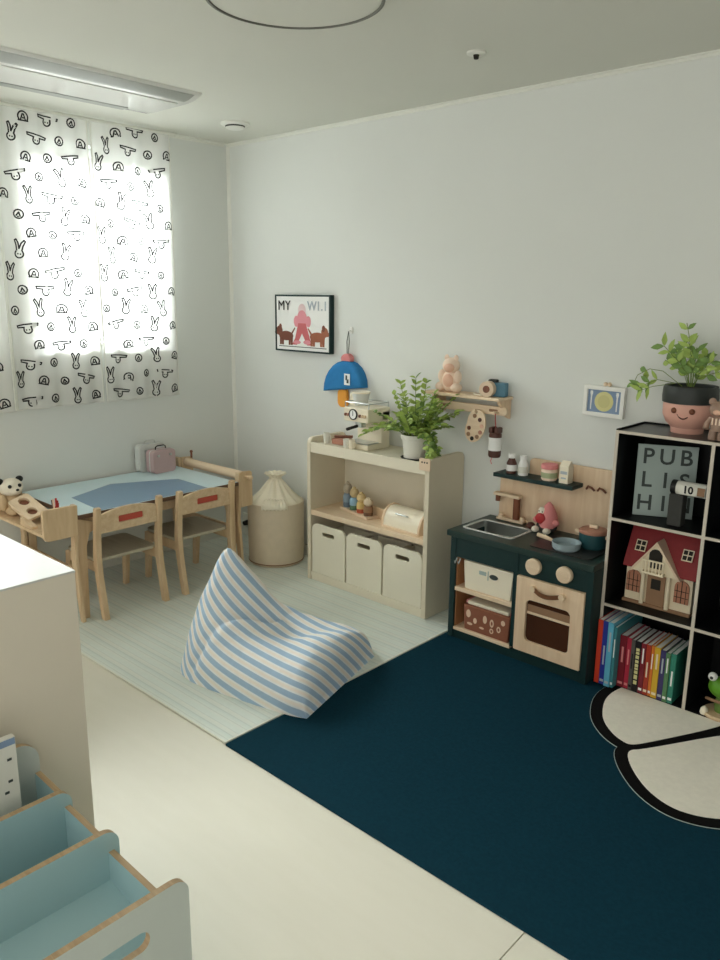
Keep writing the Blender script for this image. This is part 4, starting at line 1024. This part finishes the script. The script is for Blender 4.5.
# publishing print
Rq = TR((2.716, -.128, .673), math.radians(-4), 0, math.radians(24))
t = thing('letter_print', (2.716, -.128, .672), 'grey board printed with large spaced letters leaning inside the cube shelf', 'poster')
MB().box(-.105, .105, -.006, .006, 0, .27, .001, mat=Rq).build('board', 'greyprint', t)
b = MB()
for r_, word in enumerate(('PUB', 'LIS', 'HIN')):
    for c_, ch_ in enumerate(word):
        b.text(ch_, .082, Rq @ TR((-.066+.066*c_, -.0062, .224-.088*r_), PI/2, 0, 0), bold=.0012)
b.build('lettering', 'greyink', t)
t = thing('flip_clock', (2.80, -.20, .671), 'cylindrical flip clock showing 10 on a dark stand in the cube shelf', 'clock')
cy_, cz_ = -.20, .813
MB().cyl((2.79, cy_, cz_), (2.895, cy_, cz_), .025, seg=32).build('drum', 'ceramic', t)
MB().cyl((2.772, cy_, cz_), (2.791, cy_, cz_), .026, seg=32).build('end_drum', 'black', t)
MB().box(2.768, 2.82, cy_-.02, cy_+.028, .671, .79, .006).build('stand', 'chargrey', t)
MB().box(2.868, 2.893, cy_-.0262, cy_-.0238, cz_-.015, cz_+.015, 0).build('side_card', 'housewood', t)
MB().box(2.806, 2.866, cy_-.0265, cy_-.0235, cz_-.017, cz_+.017, .001).build('card', 'ceramic', t)
MB().text('10', .037, on_wall(2.836, cy_-.027, cz_), bold=.0012).build('numerals', 'ink', t)
# dollhouse
hz = .3285
t = thing('dollhouse', (2.75, -.15, hz), 'cream toy house with a dark red roof inside the cube shelf', 'dollhouse')
hx0, hx1, hy = 2.622, 2.875, -.178
MB().box(hx0, hx1, hy, -.03, hz, hz+.158, .002).build('walls', 'housewall', t)
MB().box(hx0-.004, hx1+.002, hy-.012, -.028, hz, hz+.012, .002).build('base', 'housewood', t)
rf = [(hy-.020, hz+.146), (hy-.020, hz+.157), (hy+.045, hz+.292), (-.05, hz+.292), (-.028, hz+.157), (-.028, hz+.146)]
MB().prism(rf, 'x', hx0-.008, hx1+.014, .002).build('roof', 'roofred', t)
xm = 2.742
gb = MB().prism([(xm-.088, hz+.142), (xm+.088, hz+.142), (xm, hz+.258)], 'y', hy-.033, hy+.03, .001).build('gable', 'housewall', t)
MB().prism([(xm-.098, hz+.138), (xm-.088, hz+.138), (xm, hz+.255), (xm+.088, hz+.138), (xm+.098, hz+.138), (xm, hz+.269)], 'y', hy-.036, hy+.03, .001).build('gable_roof', 'pinkwood', gb)
def arch(cx, z0, w, h, n=10): return [(cx-w/2, z0), (cx+w/2, z0)]+[(cx+w/2*math.cos(PI*q/n), z0+h-w/2+w/2*math.sin(PI*q/n)) for q in range(n+1)]
MB().prism(arch(xm, hz+.165, .05, .075), 'y', hy-.034, hy-.0325).build('balcony_door', 'dark', gb)
b = MB().box(xm-.042, xm+.042, hy-.058, hy-.033, hz+.146, hz+.154, .001).box(xm-.042, xm+.042, hy-.058, hy-.053, hz+.196, hz+.202, .001)
for q in range(7): b.cyl((xm-.039+.013*q, hy-.0555, hz+.153), (xm-.039+.013*q, hy-.0555, hz+.197), .003, seg=8)
b.build('balcony', 'housewall', gb)
MB().box(xm-.034, xm+.034, hy-.007, hy-.0005, hz+.010, hz+.135, .001).build('front_door', 'housewood', t)
MB().box(xm-.018, xm+.018, hy-.0085, hy-.0065, hz+.075, hz+.115, 0).build('door_panel', 'dark', t)
for x in (xm-.048, xm+.048): MB().cyl((x, hy-.012, hz+.01), (x, hy-.012, hz+.15), .008, seg=12).build('column', 'housewall', t)
for x in (2.654, 2.838):
    wdw = MB().prism(arch(x, hz+.045, .054, .088), 'y', hy-.005, hy-.0005).build('arched_window', 'housepink', t)
    b = MB().box(x-.0015, x+.0015, hy-.0062, hy-.0045, hz+.046, hz+.132, 0)
    for q in (-.016, .016): b.box(x+q-.001, x+q+.001, hy-.0062, hy-.0045, hz+.046, hz+.118, 0)
    for q in (.068, .092): b.box(x-.026, x+.026, hy-.0062, hy-.0045, hz+q-.001, hz+q+.001, 0)
    b.build('window_bars', 'dark', wdw)
sl = math.atan2(.065, .135)
for x in (2.666, 2.842):
    Rw = TR((x, hy-.020+.065*.5, hz+.157+.135*.52), -sl, 0, 0)
    b = MB().box(-.020, .020, -.006, -.002, -.022, .022, .001, mi=0, mat=Rw)
    for sx_ in (-1, 1):
        for sz_ in (-1, 1): b.box(sx_*.009-.0072, sx_*.009+.0072, -.0066, -.0058, sz_*.010-.0078, sz_*.010+.0078, 0, mi=1, mat=Rw)
    b.build('roof_window', ['housewall', 'dark'], t)
# books
books = [(.0, .020, .262, (206, 64, 40), 'tall red-orange book at the kitchen end of the bottom shelf row'), (0, .021, .262, (44, 56, 150), 'tall royal blue book beside the red-orange one'),
         (0, .022, .264, (98, 178, 206), 'tall light blue book third in the row'), (0, .012, .25, (60, 128, 136), 'slim dark teal book beside the tall light blue one'),
         (0, .026, .212, (126, 30, 44), 'dark crimson book next to the slim teal one'), (0, .018, .208, (176, 44, 66), 'raspberry red book beside the dark crimson one'),
         (0, .014, .206, (92, 88, 84), 'thin grey book before the black book with yellow lettering'), (0, .022, .206, (26, 22, 26), 'black book with yellow spine lettering'),
         (0, .018, .204, (122, 34, 46), 'maroon book with white spine marks beside the black one'), (0, .018, .204, (168, 58, 40), 'brick red book next to the maroon one'),
         (0, .012, .206, (212, 116, 44), 'thin orange book before the yellow one'), (0, .022, .204, (214, 172, 50), 'mustard yellow book in the bottom row'),
         (0, .02, .2, (62, 56, 104), 'dark violet book after the mustard yellow one'), (0, .016, .196, (92, 134, 92), 'leaf green book after the dark violet one'), (0, .02, .198, (52, 132, 112), 'teal green book at the upright end of the bottom row')]
bxx = CX+e+.001; zb = .0085
tot = sum(q[1] for q in books); avail = PT-e-.004; kf = min(1.0, avail/(tot+.0008*len(books)))
rb = random.Random(2)
for i, (_, w0, h0, c0, lab) in enumerate(books):
    w_ = w0*kf; d_ = .165 if i > 3 else .235; y0 = (CY-.006 if i > 3 else CY-.042)+rb.uniform(0, .006)
    t = thing('book', (bxx, y0, zb), lab, 'book', 'picture books in the bottom shelf row')
    m_ = plain('book_cover_%d' % i, c0, .45, .04)
    b = MB().box(0, .0016, 0, d_, 0, h0, .0005).box(w_-.0016, w_, 0, d_, 0, h0, .0005).box(0, w_, 0, .0025, 0, h0, .0008)
    b.build('cover', m_, t, local=True)
    MB().box(.0016, w_-.0016, .0025, d_-.004, .003, h0-.003, 0).build('pages', 'paper', t, local=True)
    b = MB()
    if i == 7:
        zz = .03
        while zz < h0-.03:
            l_ = rb.uniform(.008, .018); b.box(w_*.2, w_*.8, -.0006, .0002, zz, zz+l_, 0); zz += l_+rb.uniform(.003, .006)
        b.build('spine_mark', 'yellow', t, local=True)
    elif i > 0:
        z_ = rb.uniform(.3, .6)*h0; mk = ['plateblue', 'lightink', 'lightink', 'paper', 'pink', 'pink', 'ink', 'ink', 'paper', 'housewall', 'paper', 'housewall', 'lightink', 'paper', 'paper'][i]
        b.box(w_*.35, w_*.65, -.0005, .0002, z_, z_+h0*.3, 0).build('spine_mark', mk, t, local=True)
        MB().box(w_*.15, w_*.85, -.0005, .0002, .012, .022, 0).build('foot_mark', mk, t, local=True)
    bxx += w_+.0008
# green toy in the lower cell
gx, gy, gz = 3.03, -.21, .0085
t = thing('green_frog_toy', (gx, gy, gz), 'bright green round-eyed vinyl toy in the lowest cube beside the books', 'toy')
MB().ball((gx, gy, gz+.105), (.052, .04, .04)).build('head', 'frog', t)
for s_ in (-1, 1):
    ey = MB().ball((gx+s_*.034, gy-.02, gz+.145), .016).build('eye', 'paper', t)
    MB().ball((gx+s_*.034, gy-.034, gz+.145), .006).build('pupil', 'black', ey)
MB().lathe([(0, .012), (.02, .012), (.024, .04), (.018, .07), (0, .075)], (gx, gy, gz), 20).build('body', 'leafdk', t)
MB().lathe([(0, 0), (.06, 0), (.062, .006), (.058, .012), (0, .012)], (gx, gy, gz), 28).build('base', 'ply', t)
MB().tube([(gx-.05, gy-.01, gz+.052), (gx-.02, gy-.03, gz+.06), (gx+.03, gy-.03, gz+.058)], .006, 8).build('branch', 'housewood', t)
t = thing('pebble_figure', (2.985, -.245, .0085), 'tiny cream trinket at the foot of the green toy', 'trinket')
MB().lathe([(0, 0), (.013, 0), (.015, .006), (.013, .02), (.006, .028), (0, .029)], (2.985, -.245, .0085), 16).build('trinket_body', 'cream', t)

# planter + plant on the shelf top
qx, qy, qz = 2.768, -.110, 1.0
t = thing('face_planter', (qx, qy, qz), 'round pink smiling planter with a charcoal rim and thin leafy stems on the cube shelf', 'planter')
MB().lathe([(0, 0), (.056, 0), (.057, .012), (.058, .020), (.076, .038), (.089, .066), (.090, .100), (.085, .124), (0, .126)], (qx, qy, qz), 48).build('bowl', 'planterpink', t)
MB().lathe([(.086, .108), (.094, .110), (.096, .131), (.094, .162), (.090, .170), (.080, .168), (.078, .12)], (qx, qy, qz), 48).build('rim_band', 'planterdark', t)
MB().lathe([(0, .156), (.081, .156)], (qx, qy, qz), 24).build('soil', 'soil', t)
# simple two-dot smile turned to the room
fd = Vector((.14, -.99, 0)).normalized(); sd_ = Vector((.99, .14, 0))
def onp(u, z, r_): 
    a = u/ .094; v = fd*math.cos(a)+sd_*math.sin(a); return Vector((qx, qy, qz+z))+v*r_
for u in (-.036, .030): MB().ball(onp(u, .086, .0885), .0105, u=14, v=10).build('eye_dot', 'brown', t)
MB().tube([onp(u, .058+.010*(u/.018)**2  , .0868-.22*(.010*(u/.018)**2-.004)*0) for u in [-.02+.04*q/8-.003 for q in range(9)]], .0028, 6).build('smile', 'syrup', t)
rnd = random.Random(9); fol = MB(); stm = MB()
def spray(pts, every, L, W, mi=0, start=1):
    pts = [Vector(p) for p in pts]; fine = []
    for a, c in zip(pts, pts[1:]):
        for q in range(4): fine.append(a.lerp(c, q/4))
    fine.append(pts[-1]); stm.tube(fine, .0013, 5)
    for q in range(start, len(fine), every):
        dd = (fine[q]-fine[q-1]).normalized(); s_ = dd.cross(Vector((0, 1, 0)))
        for sg in (-1, 1):
            leaf(fol, fine[q], s_.normalized()*sg*rnd.uniform(.5, 1)+dd*.7+Vector((0, rnd.uniform(-.4, .4), 0)), (rnd.uniform(-.3, .3), -1, rnd.uniform(-.2, .6)), L*rnd.uniform(1.0, 1.4), W*rnd.uniform(.95, 1.4), mi if rnd.random() < .6 else 1-mi)
B = Vector((qx, qy, qz+.165))
def up(dx, dy, h, bend=0): return [B+Vector((dx*.15, dy*.15, 0)), B+Vector((dx*.4, dy*.4, h*.45)), B+Vector((dx*.8+bend*.5, dy*.7, h*.8)), B+Vector((dx+bend, dy, h))]
for dx, h, bd in ((-.045, .15, .0), (-.015, .225, -.01), (.01, .14, .0), (-.06, .12, -.02), (-.08, .13, 0), (.03, .12, .01), (.055, .10, .02), (-.03, .10, -.02), (0, .11, .03), (.02, .16, -.04), (-.05, .09, -.05), (.04, .06, .05)):
    spray(up(dx, rnd.uniform(-.05, .03), h, bd), 3, .034, .017, 0, 4)
spray(up(-.085, -.02, .14, -.02), 3, .04, .02, 0, 6)
spray([B+Vector((-.03, -.01, 0)), B+Vector((-.10, -.02, .05)), B+Vector((-.15, -.02, .055)), B+Vector((-.19, -.03, .03)), B+Vector((-.205, -.03, -.01))], 6, .03, .018, 1, 9)
spray([B+Vector((-.05, -.02, .01)), B+Vector((-.11, -.04, .02)), B+Vector((-.16, -.05, -.005))], 2, .04, .015, 1, 4)
spray([B+Vector((-.05, -.03, .01)), B+Vector((-.12, -.05, -.005)), B+Vector((-.17, -.06, -.025))], 2, .045, .016, 1, 5)
fol.build('foliage', ['leaf', 'leafdk'], t, ang=80); stm.build('stem', 'stem', t)
# bear figure
gx, gy, gz = 2.905, -.205, 1.0
t = thing('bear_figure', (gx, gy, gz), 'glossy taupe standing bear figure beside the pink planter on the cube shelf', 'figurine')
MB().lathe([(0, .03), (.022, .032), (.026, .05), (.022, .075), (.012, .084), (0, .085)], (gx, gy, gz), 24).build('torso', 'bearbrown', t)
for s_ in (-1, 1):
    MB().lathe([(0, 0), (.013, 0), (.0145, .006), (.012, .035), (0, .04)], (gx+s_*.015, gy, gz), 16).build('leg', 'bearbrown', t)
    MB().tube([(gx+s_*.022, gy, gz+.076), (gx+s_*.036, gy-.006, gz+.055), (gx+s_*.034, gy-.016, gz+.038)], [.009, .009, .010], 10).build('arm', 'bearbrown', t)
hd = MB().ball((gx, gy, gz+.106), (.034, .029, .028)).build('head', 'bearbrown', t)
for s_ in (-1, 1): MB().ball((gx+s_*.026, gy, gz+.131), (.013, .008, .013)).build('ear', 'bearbrown', hd)
MB().ball((gx, gy-.024, gz+.098), (.014, .010, .010)).build('muzzle', 'bearpeach', hd)
b = MB()
for x in (-.012, 0, .012): b.box(gx+x-.0025, gx+x+.0025, gy-.0275, gy-.018, gz+.055, gz+.078, .001)
b.build('chest_mark', 'bearcream', t)

# ------------------------------------------------------------------ bean bag
t = thing('bean_bag', (1.6, -1.05, 0), 'blue and white striped bean bag chair where the pale mat meets the navy rug', 'bean bag')
import bisect
def interp(tab, a):
    xs = [q[0] for q in tab]
    i = max(0, min(len(xs)-2, bisect.bisect_right(xs, a)-1)); u = (a-xs[i])/(xs[i+1]-xs[i]); u = max(0, min(1, u)); u = u*u*(3-2*u) if False else u
    return tab[i][1]+(tab[i+1][1]-tab[i][1])*u
def cr_interp(tab, a):
    xs = [q[0] for q in tab]; ys = [q[1] for q in tab]
    i = max(0, min(len(xs)-2, bisect.bisect_right(xs, a)-1)); h = xs[i+1]-xs[i]; u = max(0, min(1, (a-xs[i])/h))
    m0 = (ys[i+1]-ys[i-1])/(xs[i+1]-xs[i-1]) if i > 0 else (ys[i+1]-ys[i])/h
    m1 = (ys[i+2]-ys[i])/(xs[i+2]-xs[i]) if i < len(xs)-2 else (ys[i+1]-ys[i])/h
    return (2*u**3-3*u*u+1)*ys[i]+(u**3-2*u*u+u)*h*m0+(-2*u**3+3*u*u)*ys[i+1]+(u**3-u*u)*h*m1
Ht = [(0, .03), (.02, .17), (.05, .31), (.09, .425), (.13, .475), (.17, .470), (.22, .425), (.29, .345), (.37, .280), (.46, .238), (.58, .215), (.70, .205), (.80, .198), (.88, .190), (.94, .168), (.98, .118), (1.0, .04)]
Yl = [(0, -1.22), (.05, -1.32), (.12, -1.365), (.3, -1.375), (.6, -1.335), (.9, -1.285), (1.0, -1.255)]
Yr = [(0, -1.10), (.05, -.99), (.12, -.93), (.3, -.84), (.6, -.74), (.9, -.69), (1.0, -.72)]
Pw = [(0, 1.6), (.13, 1.25), (.25, 1.45), (.4, 2.1), (.6, 2.8), (.8, 3.2), (1.0, 3.2)]
Dn = [(0, 0), (.22, 0), (.34, .055), (.48, .075), (.65, .055), (.85, .012), (1, 0)]
from mathutils import noise as mnoise
NA, NB = 84, 64
vs = []; uvs = []; fs = []
for i in range(NA+1):
    u = i/NA; a = (1-math.cos(PI*u))/2*.55+u*.45
    h, yl, yr, p = cr_interp(Ht, a), cr_interp(Yl, a), cr_interp(Yr, a), interp(Pw, a)
    for j in range(NB+1):
        th = PI*j/NB; c, s = math.cos(th), math.sin(th)
        bb = -math.copysign(abs(c)**(2/p), c); zz = max(0, s)**(2/p)
        y = (yl+yr)/2+bb*(yr-yl)/2
        dn = cr_interp(Dn, a)*math.exp(-((bb-.12)/.5)**2)
        z = h*zz-dn
        z *= 1-.42*max(0, min(1, (a-.35)/.5))*max(0, (bb+.15)/1.15)**1.5
        # gathered crease where the back meets the seat
        ca = .40+.17*min(0, bb+.1)+.02*bb
        cre = math.exp(-((a-ca)/.028)**2)*(1 if bb < .3 else .35)
        z -= .034*cre*zz*(1-.3*abs(bb))
        z += .022*math.exp(-((a-ca-.075)/.05)**2)*zz*(1 if bb < .2 else .2)
        if bb < 0: y += .020*cre*abs(bb)**3*min(1, s*3)
        x = 1.272+.688*a-.16*max(0, (y+1.25)/.55)*a+.03*(1-a)*zz*h*2
        v = Vector((x, y, 0)); nz = mnoise.noise(Vector((x*9, y*9, z*7)))*.010+mnoise.noise(Vector((x*24, y*14, z*20+3)))*.004
        z = max(0.0, z+nz*min(1, zz*2.5))
        y += (mnoise.noise(Vector((x*8, 3.1, z*10)))*.010)*(1 if s > .05 else 0)
        vs.append((x, y, z))
        uvs.append(((y-yl)*.95+.9*z+.12*a+.21*(1-math.exp(-a/.22)), a))
for i in range(NA):
    for j in range(NB):
        k0 = i*(NB+1)+j; fs.append((k0, k0+1, k0+NB+2, k0+NB+1))
me = bpy.data.meshes.new('cover')
fs.append(tuple(range(0, NB+1))); fs.append(tuple(NA*(NB+1)+j for j in range(NB, -1, -1)))
under = [i*(NB+1) for i in range(NA+1)]+[i*(NB+1)+NB for i in range(NA, -1, -1)]
fs.append(tuple(under))
vs2 = [(x-1.6, y+1.05, z) for x, y, z in vs]
me.from_pydata(vs2, [], fs)
uvl = me.uv_layers.new(name='UVMap')
for lp in me.loops: uvl.data[lp.index].uv = uvs[lp.vertex_index]
for p_ in me.polygons: p_.use_smooth = True
me.set_sharp_from_angle(angle=math.radians(70))
me.materials.append(M['bag']); me.validate()
bm_ = bmesh.new(); bm_.from_mesh(me); bmesh.ops.recalc_face_normals(bm_, faces=bm_.faces); bm_.to_mesh(me); bm_.free()
o = bpy.data.objects.new('cover', me); COL.objects.link(o); o.parent = t
# piping along the front corner seam and peak seam
seamp = []
for i in range(4, 16):
    k0 = i*(NB+1)+NB//2; seamp.append(Vector(vs[k0])+Vector((0, 0, .001)))
MB().tube(seamp, .003, 6).build('back_seam', 'cotton', t)

# ------------------------------------------------------------------ white cabinet + book rack
t = thing('white_cabinet', (1.6, -2.5, FZ), 'plain white low cabinet standing beside the teal book rack', 'cabinet')
MB().box(1.15, 2.029, -2.95, -2.108, FZ, .794, .001).build('carcass', 'cabside', t)
MB().box(1.142, 2.03, -2.958, -2.107, .794, .80, .0015).build('top_slab', 'cabinet', t)
rk = thing('book_rack', (2.36, -2.6, FZ), 'teal and birch book rack with stepped dividers close to the camera', 'book rack')
def rack_board(x0, x1, y_end, top, mi, name, hole=None, r_=.035, z0=FZ+.01):
    prof = [(-2.93, z0), (y_end, z0), (y_end, top-r_)]+[(y_end-r_+r_*math.cos(math.radians(90*q/8)), top-r_+r_*math.sin(math.radians(90*q/8))) for q in range(1, 9)]+[(-2.93, top)]
    b = MB().prism(prof, 'x', x0, x1, 0, holes=hole or [])
    bm = b.bm; bm.faces.ensure_lookup_table(); bm.normal_update()
    for f in bm.faces:
        f.material_index = 0 if abs(f.normal.x) > .7 else 1
    return b.build(name, [mi, 'plyedge'], rk)
rack_board(2.058, 2.073, -2.258, .416, 'tealdk', 'back_board', r_=.05)
rack_board(2.203, 2.218, -2.252, .348, 'teal', 'divider_board')
rack_board(2.397, 2.412, -2.245, .343, 'teal', 'divider_board')
rack_board(2.622, 2.637, -2.222, .336, 'tealdk', 'front_board', hole=[rr(-2.395, .252, .16, .044, .021)], r_=.035)
for yy in (-2.258, -2.90):
    prof = [(2.073, FZ), (2.622, FZ), (2.622, .290), (2.412, .294), (2.397, .304), (2.218, .308), (2.203, .325), (2.073, .33)]
    b = MB().prism(prof, 'y', yy-.014, yy, 0)
    b.bm.normal_update()
    for f in b.bm.faces: f.material_index = 0 if abs(f.normal.y) > .7 else 1
    b.build('side_board', ['teal', 'plyedge'], rk)
MB().box(2.073, 2.397, -2.886, -2.272, .06, .075, .001).build('floor_board', 'teal', rk)
MB().prism([(2.412, .225), (2.622, .19), (2.622, .178), (2.412, .213)], 'y', -2.886, -2.272).build('floor_board', 'teal', rk)
t = thing('white_book', (2.12, -2.45, .076), 'white book with a blue top band standing in the teal rack', 'book')
MB().box(2.128, 2.146, -2.60, -2.338, .076, .492, .002).build('cover', 'ceramic', t)
MB().box(2.1465, 2.1472, -2.598, -2.340, .474, .490, 0).build('blue_band', 'plateblue', t)
b = MB()
for yy, zz in ((-2.356, .44), (-2.358, .386), (-2.368, .36)): b.box(2.1462, 2.1472, yy-.005, yy+.005, zz-.003, zz+.003, 0)
b.build('small_mark', 'greyink', t)

# ------------------------------------------------------------------ camera
R = [[0.73491998, 0.16387871, -0.65805501], [0.67807572, -0.16284858, 0.71672425], [0.01029252, -0.9729461, -0.23080285]]
cam = bpy.data.cameras.new('camera'); co = bpy.data.objects.new('camera', cam); COL.objects.link(co)
co.matrix_world = Matrix([[R[0][0], -R[0][1], -R[0][2], 3.79], [R[1][0], -R[1][1], -R[1][2], -2.98], [R[2][0], -R[2][1], -R[2][2], 1.473], [0, 0, 0, 1]])
cam.sensor_fit = 'HORIZONTAL'; cam.sensor_width = 36; cam.lens = 779.007*36/720; cam.clip_start = .02
bpy.context.scene.camera = co

# ------------------------------------------------------------------ light
WIN_W, AMB, EXPO = 740.0, 0.80, 0.75
wd = bpy.data.worlds.new('daylight'); bpy.context.scene.world = wd; wd.use_nodes = True
bg = wd.node_tree.nodes['Background']; bg.inputs['Color'].default_value = (0.98, 0.97, 0.90, 1); bg.inputs['Strength'].default_value = AMB
for yc, k_ in ((-.86, 1.5), (-2.1, .5)):     # sky light falling in through each window from above
    la = bpy.data.lights.new('window_daylight', 'AREA'); la.shape = 'RECTANGLE'; la.size = 2.0; la.size_y = 2.2; la.energy = WIN_W*k_; la.color = (0.93, 0.985, 1.0)
    lo = bpy.data.objects.new('window_daylight', la); COL.objects.link(lo); lo.location = (-1.6, yc, 3.4)
    lo.rotation_euler = (Vector((0, yc, 1.75))-lo.location).to_track_quat('-Z', 'Y').to_euler()
sc = bpy.context.scene
sc.view_settings.view_transform = 'Standard'; sc.view_settings.look = 'None'; sc.view_settings.gamma = 1; sc.view_settings.exposure = EXPO
sc.view_settings.use_curve_mapping = False
sc.cycles.max_bounces = 10; sc.cycles.diffuse_bounces = 6; sc.cycles.transparent_max_bounces = 12
